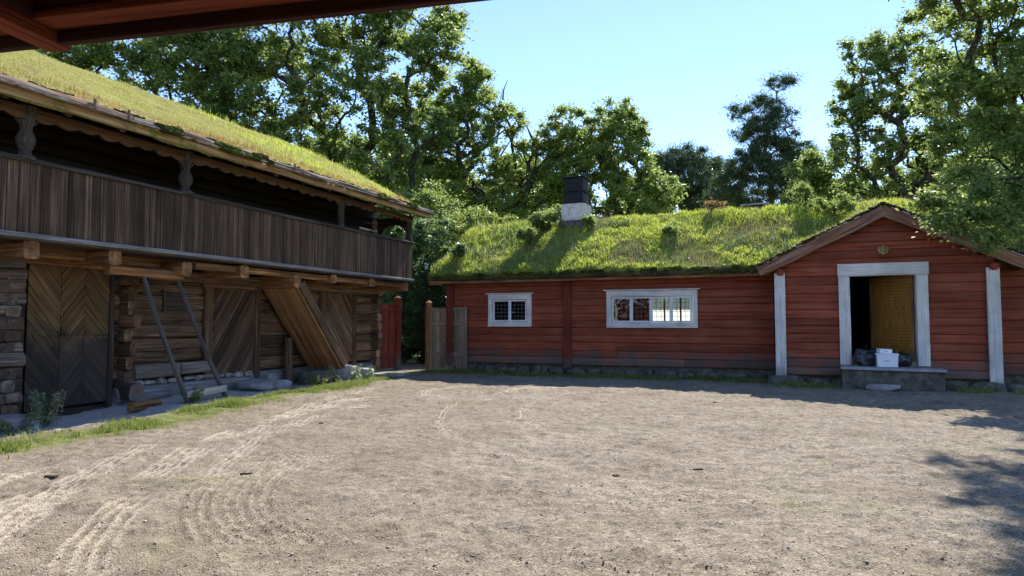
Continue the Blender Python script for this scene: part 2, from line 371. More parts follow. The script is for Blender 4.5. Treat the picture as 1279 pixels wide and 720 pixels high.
# ------------------------------------------------------------------ ground
ARCS = [ # cx, cy, R0, R1, y-range, ridge spacing, amplitude, lightness
    (7.6, 9.4, 11.25, 11.65, (6.3, 14.5), .085, .012, 1.0), (7.6, 9.4, 10.75, 11.0, (6.5, 13.5), .08, .010, .9),
    (7.6, 9.4, 11.95, 12.25, (4.0, 9.0), .085, .012, .9), (5.2, 11.5, 6.3, 6.45, (6, 16.5), .07, .005, .55), (5.2, 11.5, 5.0, 5.12, (6.8, 15.5), .06, .004, .45), (1.9, 6.6, 6.6, 7.15, (4.4, 7.4), .11, .013, .9), (2.2, 8.2, 1.9, 2.5, (2.9, 6.9), .09, .008, -.15),
    (.2, 6.8, 2.38, 3.15, (4.3, 8.6), .096, .017, -.30), (1.9, 6.6, 4.95, 5.3, (3.9, 6.4), .10, .014, .9),
    (1.9, 6.6, 5.75, 6.25, (4.6, 6.6), .11, .016, 1.0), (2.6, 7.4, 3.4, 4.2, (3.4, 5.0), .09, .012, -.3),
    (-.4, 15.2, 1.4, 1.7, (12.5, 17.5), .09, .010, .7), (1.2, 14.9, 1.1, 1.35, (12.5, 17), .09, .008, .6), (12, 12, 15.6, 15.85, (9, 17), .1, .008, .6)]
def gh(X, Y):
    """ground height"""
    s, d = toL(X, Y); u, n = toR(X, Y)
    z = (fbm(X*.45, Y*.45, 0, 3, 3)-.5)*.10*sstep(1, 4, np.minimum(np.abs(n), 6))*sstep(1.5, 4.5, d)
    z = z-.13*sstep(-8.3, -9.8, s)*(1-sstep(1.0, 3.6, d))
    z = z+.05*np.exp(-((d-2.35)/.45)**2)*(s < 0)*sstep(-13, -12, s)*(s > -12.9)
    return z
def gdetail(X, Y):
    z = (fbm(X*2.6, Y*2.6, 0, 11, 3)-.5)*.07 + (fbm(X*9, Y*9, 0, 17, 3)-.5)*.05
    lt = np.zeros_like(X)
    for i, (cx, cy, r0, r1, yr, sp, am, lg) in enumerate(ARCS):
        wob = (vnoise(X*.35, Y*.35, 0, 40+i)-.5)*.06+(vnoise(X*3, Y*3, 0, 60+i)-.5)*.015
        r = np.hypot(X-cx, Y-cy)+wob
        m = sstep(r0-.05, r0+.05, r)*(1-sstep(r1-.05, r1+.05, r))*sstep(yr[0], yr[0]+.7, Y)*(1-sstep(yr[1]-.9, yr[1], Y))*(X < cx)
        m = m*sstep(.25, .55, vnoise(X*1.3, Y*1.3, 0, 70+i)+.2)
        ph = np.sin(2*math.pi*(r-r0)/sp)
        z = z+m*(ph*am*1.05-abs(am)*.2); lt = lt+m*(lg*.5+.8*ph)
    lt = lt-.5*(1-sstep(-2.2, 1.2, X+1.4*(fbm(X*.6, Y*.6, 0, 88, 3)-.5)*2))*(lt < .3)
    return z, lt
def groundmat():
    t = NT('gravel_ground'); P = t.n('ShaderNodeNewGeometry').outputs['Position']
    a = t.n('ShaderNodeAttribute', attribute_name='mask'); sp = t.n('ShaderNodeSeparateXYZ'); t.l(a.outputs['Vector'], sp.inputs[0]); grass, light, ap = sp.outputs
    n1 = t.noise(P, .9, 6, .6); n2 = t.noise(P, 7, 6, .65); n3 = t.noise(P, 55, 4, .7)
    col = t.ramp(n1, [(.3, (.205, .168, .122)), (.5, (.262, .220, .164)), (.7, (.312, .268, .206))])
    col = t.mix(1.0, col, t.ramp(n2, [(.30, .62), (.5, .97), (.70, 1.22)]), 'MULTIPLY'); n5 = t.noise(P, 22, 4, .6); col = t.mix(1.0, col, t.ramp(n5, [(.32, .72), (.68, 1.22)]), 'MULTIPLY')
    vo = t.n('ShaderNodeTexVoronoi'); t.l(P, vo.inputs['Vector']); vo.inputs['Scale'].default_value = 85; vo.inputs['Randomness'].default_value = 1
    ps = t.n('ShaderNodeSeparateColor'); t.l(vo.outputs['Color'], ps.inputs[0])
    col = t.mix(.75, col, t.mix(1.0, col, t.ramp(ps.outputs[0], [(0, .62), (.35, .88), (.7, 1.08), (1, 1.4)]), 'MULTIPLY'))
    col = t.mix(1.0, col, t.ramp(n3, [(.3, .72), (.7, 1.2)]), 'MULTIPLY')
    col = t.mix(t.rng(light, 0, 1, 0, .9), col, (.42, .36, .275)); col = t.mix(t.rng(light, 0, -1, 0, .5), col, (.17, .135, .09))
    gp = t.noise(P, .55, 5, .6); col = t.mix(t.rng(gp, .56, .70, 0, .32), col, (.21, .21, .10))
    dk = t.noise(P, 2.3, 5, .6, .8); col = t.mix(t.rng(dk, .58, .72, 0, .4), col, (.18, .145, .105))
    bl = t.noise(P, .35, 3); col = t.mix(t.rng(ap, 0, 1), col, t.mix(n2, (.36, .34, .31), (.50, .475, .44)))
    gc = t.ramp(t.noise(P, 4, 5), [(.3, (.10, .10, .035)), (.5, (.13, .16, .035)), (.7, (.20, .22, .06))])
    gg = t.rng(t.math('ADD', grass, t.rng(n2, .3, .7, -.35, .35)), .35, .65)
    col = t.mix(gg, col, gc)
    t.l(col, t.b.inputs['Base Color']); t.b.inputs['Roughness'].default_value = .95; t.b.inputs['Specular IOR Level'].default_value = .1
    vh = t.rng(vo.outputs['Distance'], 0, .7, 1, 0); hh = t.math('ADD', t.math('MULTIPLY', vh, t.rng(ps.outputs[1], .2, 1, .05, 1)), t.math('MULTIPLY', n3, .6))
    b = t.bump(hh, .85, .013); b = t.bump(n2, .55, .05, b); t.l(b, t.b.inputs['Normal']); return t.m
def make_ground():
    def axis(a, b, st, lo, hi):
        c = list(np.arange(a, b+1e-6, st)); d = st; x = b; o = []
        while x < hi: d *= 1.35; x += d; o.append(x)
        d = st; x = a; p = []
        while x > lo: d *= 1.35; x -= d; p.append(x)
        return np.array(p[::-1]+c+o)
    xs = axis(-8.5, 9, .035, -900, 900); ys = axis(2.6, 20, .04, -300, 1500)
    X, Y = np.meshgrid(xs, ys); dz, lt = gdetail(X, Y)
    s, d = toL(X, Y); u, n = toR(X, Y)
    inner = ((X > -8.6) & (X < 9.1) & (Y > 2.5) & (Y < 20.1))
    Z = gh(X, Y)*((np.abs(X) < 60) & (Y < 80))+dz*inner
    far = (np.hypot(X, Y-15) > 40); Z = np.where(far, Z-.2, Z)
    ms = (1-sstep(.35, .75, np.abs(d-2.75+ .9*sstep(-3, -9, s)*0 )))*sstep(-14.5, -12.8, s)*(1-sstep(-2.6, -.8, s))*.85
    strip = np.exp(-((d-(2.35+.65*sstep(-7, -11.5, s)-.7*sstep(-5.5,-2.5,s)))/(.42+.25*sstep(-7, -11.5, s)))**4)*(1-sstep(-2.2, -.6, s))*.62
    foot = (1-sstep(.25, .75, n))*(n > -.5)*(u > -.5)*.75
    outside = np.clip(((n < -.5) & (d < 60) & (u > 0)) | ((d < -.3)) | (Y > 24.5) | (X > 13) | (Y < -1), 0, 1)*1.0
    path = (np.abs(X+2.9) < 1.3) & (Y < 30); outside = np.where(path & (Y > 20), .3, outside)
    grass = np.clip(np.maximum(np.maximum(strip, foot), outside), 0, 1)
    ap = (1-sstep(1.6, 2.1, d))*(d > -2)*(s < -6)*sstep(0, 1, 1+0*s)
    V = np.stack([X, Y, Z], -1).reshape(-1, 3); ny, nx = X.shape; i = np.arange(ny*nx).reshape(ny, nx)
    Fc = np.stack([i[:-1, :-1], i[:-1, 1:], i[1:, 1:], i[1:, :-1]], -1).reshape(-1, 4)
    o = npmesh('ground', V, Fc, groundmat(), smooth=True)
    a = o.data.attributes.new('mask', 'FLOAT_VECTOR', 'POINT')
    a.data.foreach_set('vector', np.stack([grass, np.clip(lt, -1, 1), ap], -1).reshape(-1).astype(np.float32))
    o['kind'] = 'structure'
make_ground()
def G(X, Y): return float(gh(np.array([X]), np.array([Y]))[0])

# ------------------------------------------------------------------ blades and leaves
def blades(P, H, W, lean=.35, rs=None, bend=.35):
    """P (n,3) feet, H heights, W widths -> quad-ish blades of 2 faces (tapered) as (V, F) with F quads degenerate-free"""
    rs = rs or rng; n = len(P); a = rs.uniform(0, 2*np.pi, n); b = rs.uniform(0, 2*np.pi, n); l = rs.normal(0, lean, n)
    dx = np.stack([np.cos(a), np.sin(a), np.zeros(n)], 1)*(W/2)[:, None]
    ld = np.stack([np.cos(b), np.sin(b), np.zeros(n)], 1)
    up = np.array([0, 0, 1.0])
    mid = P+up*(H*.55)[:, None]+ld*(H*l*.35)[:, None]
    tip = P+up*(H*(1-.3*np.abs(l)))[:, None]+ld*(H*l*(1+bend))[:, None]
    V = np.stack([P-dx, P+dx, mid+dx*.75, tip+dx*.1, tip-dx*.1, mid-dx*.75], 1).reshape(-1, 3)
    i = np.arange(n)*6
    Fq = np.concatenate([np.stack([i, i+1, i+2, i+5], 1), np.stack([i+5, i+2, i+3, i+4], 1)])
    return V, Fq
def leaves(P, size, rs, aspect=.62, updir=.5, droop=0.15):
    n = len(P); N = rs.normal(0, 1, (n, 3)); N[:, 2] = np.abs(N[:, 2])*1.0+updir; N /= np.linalg.norm(N, axis=1)[:, None]
    T = np.cross(N, rs.normal(0, 1, (n, 3))); T /= np.linalg.norm(T, axis=1)[:, None]+1e-9; B = np.cross(N, T)
    sz = size*rs.uniform(.6, 1.35, n); L = T*sz[:, None]; Wd = B*(sz*aspect*.5)[:, None]
    c = P-L*.5
    V = np.stack([c, c+L*.45+Wd-N*(sz*droop)[:, None]*0, c+L-N*(sz*droop)[:, None], c+L*.45-Wd], 1).reshape(-1, 3)
    i = np.arange(n)*4
    return V, np.stack([i, i+1, i+2, i+3], 1)

# ------------------------------------------------------------------ trees
def tubes_np(P0, P1, r0, r1, k=6):
    D = P1-P0; L = np.linalg.norm(D, axis=1)[:, None]+1e-9; D = D/L
    A = np.cross(D, np.array([.3, .2, .93])); A /= np.linalg.norm(A, axis=1)[:, None]+1e-9; B = np.cross(D, A)
    t = np.arange(k)*2*np.pi/k; n = len(P0)
    ring = A[:, None, :]*np.cos(t)[None, :, None]+B[:, None, :]*np.sin(t)[None, :, None]
    V = np.concatenate([P0[:, None, :]+ring*r0[:, None, None], P1[:, None, :]+ring*r1[:, None, None]], 1).reshape(-1, 3)
    i = (np.arange(n)*2*k)[:, None]; j = np.arange(k)[None, :]; j2 = (j+1) % k
    return V, np.stack([i+j, i+j2, i+k+j2, i+k+j], -1).reshape(-1, 4)
def skeleton(base, fork, clumps, nt_, rs, wob=.13):
    """grow limbs from a trunk base->fork towards points spread in the clumps (x,y,z,r[,flat])"""
    base = np.array(base, float); fork = np.array(fork, float)
    P = [base]; par = [-1]; m = max(3, int(np.linalg.norm(fork-base)/.6))
    for i in range(1, m+1):
        t = i/m; q = base+(fork-base)*t+rs.normal(0, wob*.35, 3)*np.array([1, 1, 0])*math.sin(t*math.pi); P.append(q); par.append(i-1)
    vol = np.array([c[3]**2 for c in clumps]); vol = vol/vol.sum(); T = []
    for c, p in zip(clumps, vol):
        k = max(2, int(round(nt_*p))); d = rs.normal(0, 1, (k, 3)); d /= np.linalg.norm(d, axis=1)[:, None]
        r = c[3]*rs.uniform(.25, 1, k)**.5; fl = c[4] if len(c) > 4 else .8
        T.append(np.array(c[:3])+d*r[:, None]*np.array([1, 1, fl]))
    T = np.concatenate(T); T = T[np.argsort(np.linalg.norm(T-fork, axis=1))]
    Pa = np.zeros((len(T)*12+m+5, 3)); Pa[:len(P)] = P; n = len(P); depth = np.zeros(len(Pa)); pa = par+[0]*(len(Pa)-len(par))
    for i in range(1, n): depth[i] = depth[i-1]+.6
    lo = max(1, int(m*.55)); tips = []
    for q in T:
        D = Pa[lo:n]-q; dist = np.linalg.norm(D, axis=1); cost = dist+.22*depth[lo:n]+np.maximum(0, Pa[lo:n, 2]-q[2])*.7
        j = int(np.argmin(cost))+lo; a = Pa[j].copy(); L = np.linalg.norm(q-a); k = int(min(11, max(1, round(L/.55))))
        prev = j; dv = rs.normal(0, wob, 3)*L*.5
        for s in range(1, k+1):
            t = s/k; Pa[n] = a+(q-a)*t+dv*math.sin(t*math.pi)*.6+(rs.normal(0, .05, 3) if s < k else 0)+np.array([0, 0, .12*L*math.sin(t*math.pi)])
            pa[n] = prev; depth[n] = depth[prev]+L/k; prev = n; n += 1
            if n >= len(Pa)-2: break
        tips.append(prev)
        if n >= len(Pa)-14: break
    Pa = Pa[:n]; pa = np.array(pa[:n]); cnt = np.zeros(n)
    for t_ in tips: cnt[t_] += 1
    for i in range(n-1, 0, -1): cnt[pa[i]] += cnt[i]
    return Pa, pa, cnt, np.array(tips), m
def tree(name, label, base, fork, clumps, nt_=220, per=150, size=.2, dens=1.0, r0=.35, leafm='oak_leaf', barkm='bark', seed=1, spread=.5,
         aspect=.62, cat='tree', group=None, needle=False, flat=.7, twigs=True, parts=('trunk', 'crown')):
    rs = np.random.default_rng(seed); root = empty(name, (base[0], base[1], base[2]), 0, label, cat, group); b = np.array(base, float)
    Pa, pa, cnt, tips, m = skeleton(base, fork, clumps, nt_, rs)
    r0 *= .72; r = np.maximum(.010, r0*(np.maximum(cnt, .5)/cnt[0])**.48); ch = np.arange(1, len(Pa)); r[0] *= 1.35
    rp = r[pa[ch]].copy(); rp = np.minimum(rp, r[ch]*1.7); lim = pa[ch] < m; rp = np.where(lim & (ch > m), r[ch]*1.25, rp)
    V, Fq = tubes_np(Pa[pa[ch]]-b, Pa[ch]-b, rp, r[ch], 7)
    npmesh(parts[0], V, Fq, M[barkm], root, smooth=True)
    # leaves: around tips and along the last twigs
    if not needle: size = size*.72
    thin = np.where((cnt <= 3) & (np.arange(len(Pa)) > m))[0]; w_ = rs.uniform(.15, 1.6, len(Pa))*(.45+1.1*(vnoise(Pa[:, 0]*.8, Pa[:, 1]*.8, Pa[:, 2]*.8, seed) > .42))
    tot = len(tips)*per*(2.3 if not needle else 1.55); pr_ = w_[thin]/w_[thin].sum(); idx = rs.choice(thin, int(tot*.62), p=pr_); pt_ = w_[tips]/w_[tips].sum(); idx = np.concatenate([idx, rs.choice(tips, int(tot*.38), p=pt_)])
    Cn = Pa[idx]; off = rs.normal(0, 1, (len(idx), 3)); off /= np.linalg.norm(off, axis=1)[:, None]
    rad = spread*np.abs(rs.normal(0, .56, len(idx)))*(.6+.75*rs.uniform(0, 1, len(Pa))[idx])
    off = off*rad[:, None]*np.array([1, 1, flat])
    if needle:
        # short twigs bristling with needles
        V, Fq = leaves(Cn+off-b, size, rs, aspect=aspect, updir=.0)
    else: V, Fq = leaves(Cn+off-b, size, rs, aspect=aspect)
    npmesh(parts[1], V, Fq, M[leafm], root)
    return root
def px_clumps(lst, Y, k=1.0, sd=0):
    """(px, py, dY, r[, flat]) -> world clumps"""
    o = []
    for c in lst:
        p = at(c[0], c[1], Y+c[2]); o.append((p.x, p.y, p.z, c[3]*k)+tuple(c[4:5]))
    return o

# ================================================================== RED HOUSE
house = empty('red_log_house', (ORx, ORy, 0), -AR, 'long low red log house with grass-grown turf roof and gabled entrance porch', 'house')
YF = 0.0; PF = -0.8  # outer faces of main wall and porch front (local y)
def courses(mb, a0, a1, z0, z1, n, y, th, ax='x', openings=(), clip=None, var=.02, jit=.008, prof='log', e=5.5, ends=0.0):
    hs = [random.uniform(.85, 1.15) for _ in range(n)]; k = (z1-z0)/sum(hs); z = z0
    for h in hs:
        h *= k; zc = z+h/2; segs = [(a0, a1)]; fills = []
        if clip:
            c = clip(zc)
            if c is None: z += h; continue
            segs = [(max(a0, c[0]), min(a1, c[1]))]
        for (o0, o1, oz0, oz1) in openings:
            if z+h > oz0+.06 and z < oz1-.06:
                ns = []
                if z < oz0: fills.append((o0, o1, z, oz0))
                if z+h > oz1: fills.append((o0, o1, oz1, z+h))
                for (p, q) in segs:
                    if o0 > p and o1 < q: ns += [(p, o0), (o1, q)]
                    else: ns.append((p, q))
                segs = ns
        for (p, q, za, zb) in fills:
            if zb-za > .02:
                if ax == 'x': mb.timber((p-.01, y+.01, (za+zb)/2), (q+.01, y+.01, (za+zb)/2), th, zb-za, e=9, n=16)
                else: mb.timber((y+.01, p-.01, (za+zb)/2), (y+.01, q+.01, (za+zb)/2), th, zb-za, e=9, n=16)
        for (p, q) in segs:
            if q-p < .05: continue
            if ax == 'x' and q-p > 3.5 and random.random() < .7 and not ends and y < .3 and y != .16:
                c_ = random.uniform(p+1, q-1); yy = y+random.uniform(-var, var)*.4; mb.timber((p, yy, zc), (c_-.004, yy, zc), th, h*1.015, jit=jit, bow=.004, e=e, n=16); p = c_
            yy = y+random.uniform(-var, var)*.5; e0 = random.uniform(0, ends); e1 = random.uniform(0, ends)
            if ax == 'x': mb.timber((p-e0, yy, zc), (q+e1, yy, zc), th, h*1.015, jit=jit, bow=.004, e=e, n=16)
            else: mb.timber((yy, p-e0, zc), (yy, q+e1, zc), th, h*1.015, jit=jit, bow=.004, e=e, n=16)
        z += h
W1 = (1.42, 2.85, 1.42, 2.42); W2 = (5.19, 7.75, 1.39, 2.45)
inW = lambda w: (w[0]+.12, w[1]-.12, w[2]+.12, w[3]-.12)
mb = MB(); courses(mb, .05, 9.7, .30, 2.86, 12, .09, .18, openings=(inW(W1), inW(W2)))
courses(mb, 14.45, 15.9, .30, 2.86, 10, .09, .18)
courses(mb, .0, 15.9, .3, 2.8, 8, 5.5, .18, openings=((5.3, 7.0, 1.1, 2.5),))
def mainclip(z):
    if z < 2.86: return (-.02, 5.6)
    k = (z-2.86)/.594; return (0+k, 5.6-k) if 5.6-2*k > .2 else None
courses(mb, 0.0, 5.6, .3, 4.9, 16, .09, .18, ax='y', clip=mainclip); courses(mb, 0.0, 5.6, .3, 4.9, 16, 15.81, .18, ax='y', clip=mainclip)
mb.build('log_wall', M['red'], house)
mb = MB(); mb.timber((4.0, -.045, .24), (4.0, -.045, 2.78), .23, .13, up=(0, 1, 0), jit=.01, e=6, n=16)
mb.build('wall_post', M['red_dark'], house)
mb = MB(); mb.timber((.08, -.05, .24), (.08, -.05, 2.78), .26, .16, up=(0, 1, 0), jit=.01, e=6, n=16); mb.build('corner_post', M['red_dark'], house)
mb = MB()
for x in (1.2, 3.1, 4.9, 8.1, 9.1):
    for k in range(11): mb.rock((x+random.uniform(-.03, .03), -.004, .42+k*.213+random.uniform(-.02, .02)), (.012, .01, .012), k, .1, 1)
o = mb.build('nail_heads', M['iron'], house)
# interior floor and partition so that the rooms are closed
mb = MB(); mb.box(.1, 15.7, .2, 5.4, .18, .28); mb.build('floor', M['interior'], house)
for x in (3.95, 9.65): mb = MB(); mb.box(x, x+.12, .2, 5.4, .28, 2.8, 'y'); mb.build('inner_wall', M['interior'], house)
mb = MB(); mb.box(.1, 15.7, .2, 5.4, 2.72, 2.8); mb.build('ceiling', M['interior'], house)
mb = MB()
for w_ in ((6.3, 5.40), ): pass
# front windows
def window(x0, x1, z0, z1, nsash, pc, pr):
    m = MB(); tw = .145; y0, y1 = -.075, .02
    m.box(x0, x1, y0, y1, z1-.17, z1, 'x'); m.box(x0, x1, y0-.004, y1, z0, z0+tw, 'x')
    m.box(x0, x0+tw, y0+.006, y1, z0+tw+.001, z1-.171, 'z'); m.box(x1-tw, x1, y0+.006, y1, z0+tw+.001, z1-.171, 'z')
    m.box(x0-.07, x1+.07, y0-.06, y1, z1+.001, z1+.032, 'x')
    wn = m.build('window', M['white_wood'], house)
    ix0, ix1, iz0, iz1 = x0+tw+.01, x1-tw-.01, z0+tw+.01, z1-.18; sw = (ix1-ix0)/nsash
    m = MB()
    m.box(x0+tw-.02, x1-tw+.02, .0, .14, iz0-.05, iz0-.002, 'x'); m.box(x0+tw-.02, x1-tw+.02, .0, .14, iz1+.002, iz1+.05, 'x')
    m.box(ix0-.03, ix0-.002, .0, .14, iz0, iz1, 'z'); m.box(ix1+.002, ix1+.03, .0, .14, iz0, iz1, 'z'); m.build('lining', M['white_sash'], wn)
    for k in range(nsash):
        a = ix0+k*sw; b = a+sw; f = .048; m = MB()
        m.box(a+.003, a+f, -.045, .0, iz0, iz1, 'z'); m.box(b-f, b-.003, -.045, .0, iz0, iz1, 'z')
        m.box(a+f+.001, b-f-.001, -.043, .0, iz0, iz0+f, 'x'); m.box(a+f+.001, b-f-.001, -.043, .0, iz1-f, iz1, 'x')
        m.build('sash', M['white_sash'], wn)
        m = MB(); m.box(a+f-.004, b-f+.004, -.020, -.016, iz0+f-.004, iz1-f+.004, ch=.0005); m.build('pane', M['glass'], wn, smooth=0)
        m = MB()
        for i in range(1, pc): x = a+f+(b-a-2*f)*i/pc; m.tube([(x, -.024, iz0+f), (x, -.024, iz1-f)], [.006, .006], 5)
        for i in range(1, pr): z = iz0+f+(iz1-iz0-2*f)*i/pr; m.tube([(a+f, -.024, z), (b-f, -.024, z)], [.006, .006], 5)
        m.build('lead_lattice', M['lead'], wn)
    if nsash > 1:
        for k in range(1, nsash): m = MB(); x = ix0+k*sw; m.box(x-.022, x+.022, -.062, -.046, iz0, iz1, 'z'); m.build('mullion', M['white_sash'], wn)
    return wn
window(*W1, 2, 4, 5); window(*W2, 4, 4, 5)
# rear window with a backlit curtain added to brighten the long front window's panes
for (x0, x1) in ((5.3, 7.0),):
    m = MB(); m.box(x0-.05, x1+.05, 5.30, 5.36, 1.05, 1.12); m.box(x0-.05, x1+.05, 5.30, 5.36, 2.48, 2.54)
    for i in range(4): x = x0+(x1-x0)*i/3; m.box(x-.03, x+.03, 5.31, 5.355, 1.12, 2.48, 'z')
    wn = m.build('window', M['white_sash'], house)
    m = MB(); n_ = 40
    V = [(x0-.03+(x1-x0+.06)*i/n_, 5.385+.018*math.sin(i*1.9), z) for z in (1.08, 2.52) for i in range(n_+1)]; m.add(V, [(i, i+1, n_+2+i, n_+1+i) for i in range(n_)]); m.build('added_curtain', M['added_curtain'], wn)
# gabled porch
PX0, PX1, PAX, PAZ, PEZ = 9.78, 14.42, 12.2, 4.12, 2.93
D0, D1, DZ0, DZ1 = 11.46, 12.86, .60, 2.66
def gclip(z):
    if z < PEZ: return (PX0, PX1)
    k = (PAZ-z+.10)/(PAZ-PEZ+.0); k = max(0, k)
    return (PAX-(PAX-PX0)*k, PAX+(PX1-PAX)*k) if k > .06 else None
mb = MB(); courses(mb, PX0, PX1, .24, PAZ, 19, PF+.09, .18, clip=gclip, openings=((D0-.05, D1+.05, .0, DZ1+.05),))
courses(mb, PF, .0, .24, 2.8, 11, PX0+.09, .18, ax='y'); courses(mb, PF, .0, .24, 2.8, 11, PX1-.09, .18, ax='y')
gw = mb.build('porch_wall', M['red'], house)
for x in (9.88, 14.37):
    mb = MB(); mb.timber((x, PF-.05, .17), (x, PF-.05, 2.78), .255, .09, up=(0, 1, 0), jit=.004, prof='log', e=9, n=16)
    mb.build('corner_board', M['white_wood'], house)
    mb = MB(); mb.timber((x+.02, PF-.14, 2.80), (x+.02, .4, 2.80), .19, .17, jit=.008, e=2.4); mb.build('plate_end', M['red_gate'], house)
# door frame
mb = MB(); fy0, fy1 = PF-.07, PF+.06
mb.timber((D0-.12, PF-.03, DZ0-.08), (D0-.12, PF-.03, DZ1-.005), .25, .10, up=(0, 1, 0), jit=.003, e=9, n=16)
mb.timber((D1+.12, PF-.03, DZ0-.08), (D1+.12, PF-.03, DZ1-.005), .25, .10, up=(0, 1, 0), jit=.003, e=9, n=16)
mb.timber((D0-.26, PF-.032, DZ1+.15), (D1+.26, PF-.032, DZ1+.15), .11, .30, jit=.003, e=9, n=16)
mb.box(D1-.005, D1+.06, PF+.03, PF+.25, DZ0, DZ1, 'z'); mb.box(D0-.06, D0+.005, PF+.03, PF+.25, DZ0, DZ1, 'z'); mb.box(D0, D1, PF+.03, PF+.25, DZ1, DZ1+.05)
mb.build('door_frame', M['white_wood'], house)
mb = MB(); mb.box(D0, D1, PF-.02, PF+.28, DZ0-.10, DZ0+.02); mb.box(12.35, D1, PF+.12, PF+.24, DZ0+.02, DZ0+.16); mb.build('threshold', M['old_gate'], house)
# open door, swung inward on the right jamb
dr = empty('door', (D1-.02, PF+.22, DZ0+.05), R(180-50)); dr.parent = house
mb = MB(); mb.box(0, 1.30, -.025, .025, 0, 2.02, 'z', ch=.004); mb.build('door_leaf', M['ochre'], dr)
mb = MB(); [mb.box(.0, 1.30, -.032, .032, z, z+.09, ch=.006) for z in (.02, 1.86)]; [mb.box(x, x+.07, -.030, .030, .115, 1.855, 'z') for x in (.0, 1.23)]; mb.build('door_rail', M['stair'], dr)
# porch room (dark)
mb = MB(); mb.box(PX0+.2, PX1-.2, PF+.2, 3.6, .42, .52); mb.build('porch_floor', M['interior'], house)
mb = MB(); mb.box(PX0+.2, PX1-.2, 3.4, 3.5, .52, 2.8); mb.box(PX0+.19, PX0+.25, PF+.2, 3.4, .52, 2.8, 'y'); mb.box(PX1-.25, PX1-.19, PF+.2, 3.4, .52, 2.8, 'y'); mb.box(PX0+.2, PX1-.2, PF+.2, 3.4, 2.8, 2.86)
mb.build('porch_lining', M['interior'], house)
# ornament above the door
mb = MB(); c = Vector((12.2, PF-.02, 3.27)); P2 = []
for i in range(16):
    a = 2*math.pi*i/16; r_ = .12 if i % 2 == 0 else .088; P2.append((math.cos(a)*r_*1.15, math.sin(a)*r_))
mb.prism(P2, (c, (1, 0, 0), (0, 0, 1)), .04); mb.rock((12.2, PF-.06, 3.27), (.07, .035, .06), 3, .1, 2); mb.build('star_ornament', M['fascia'], house)
# ---- turf roof
RID = (-.35, 9.6); EAVE_Y, EAVE_Z, RY, RZ = -.50, 2.86, 2.85, 4.86
def lump(x, y, s=0): return (fbm(x*1.1, y*1.1, 0, 5+s, 3)-.5)*.20+(fbm(x*4, y*4, 0, 9+s, 2)-.5)*.07
def roofz(x, y):
    ya = np.where(y > RY, 2*RY-y, y); t = (ya-EAVE_Y)/(RY-EAVE_Y)
    z = EAVE_Z+.20+(RZ-EAVE_Z)*t-.06*np.exp(-((ya-RY)/.3)**2)+lump(x, y)
    return z+.05*np.exp(-((x-4.2)/2.0)**2)
def porchz(x, y):
    k = np.abs(x-PAX); top = PAZ+.24; return top-k*(PAZ-PEZ)/(PAX-PX0)-.05*np.exp(-(k/.25)**2)+lump(x, y, 7)*.35
def grid_sod(name, xs, ys, zf, mat, parent, thick=.2):
    X, Y = np.meshgrid(xs, ys); Z = zf(X, Y); ny, nx = X.shape
    top = np.stack([X, Y, Z], -1).reshape(-1, 3); bot = top.copy(); bot[:, 2] -= thick; V = np.concatenate([top, bot]); i = np.arange(ny*nx).reshape(ny, nx); N = ny*nx
    Fc = [np.stack([i[:-1, :-1], i[:-1, 1:], i[1:, 1:], i[1:, :-1]], -1).reshape(-1, 4), np.stack([i[:-1, :-1], i[1:, :-1], i[1:, 1:], i[:-1, 1:]], -1).reshape(-1, 4)+N]
    def side(a): return np.stack([a[:-1], a[:-1]+N, a[1:]+N, a[1:]], -1)
    Fc += [side(i[0]), side(i[-1][::-1]), side(i[:, 0][::-1]), side(i[:, -1])]
    return npmesh(name, V, np.concatenate(Fc), mat, parent, smooth=True)
mb = MB()
sl_ = math.atan2(RZ-EAVE_Z, RY-EAVE_Y)
def slabroof(mb, x0, x1, ya, za, yb, zb, th):
    mb.prism([(0, 0), (x1-x0, 0), (x1-x0, 1), (0, 1)], ((x0, ya, za), (1, 0, 0), (0, yb-ya, zb-za)), -th)
slabroof(mb, -.3, 16.1, EAVE_Y+.05, EAVE_Z-.02, RY, RZ-.02, -.06); slabroof(mb, -.3, 16.1, 2*RY-EAVE_Y, EAVE_Z-.02, RY, RZ-.02, .06)
roof = mb.build('roof', M['tar_roof'], house, smooth=0)
sod = grid_sod('turf', np.arange(-.42, 16.2, .07), np.arange(EAVE_Y-.03, 2*RY-EAVE_Y, .07), roofz, M['sod'], roof, .22)
def psod(sgn):
    xs = np.arange(0, 2.86, .07); ys = np.arange(PF-.30, 2.3, .07)
    return grid_sod('turf', (PAX+xs) if sgn > 0 else (PAX-xs[::-1]), ys, porchz, M['sod'], roof, .17)
psod(1); psod(-1)
# porch roof boards (cross gable running back into the main roof)
mb = MB()
for sg in (-1, 1):
    xe = PAX+sg*2.82; ze = PAZ-(2.82)*(PAZ-PEZ)/(PAX-PX0)+.0
    mb.prism([(0, 0), (1, 0), (1, 1), (0, 1)], ((PAX, PF-.28, PAZ+.05), (xe-PAX, 0, ze-PAZ), (0, 3.0, 0)), -.05*sg)
mb.build('porch_roof', M['tar_roof'], house, smooth=0)
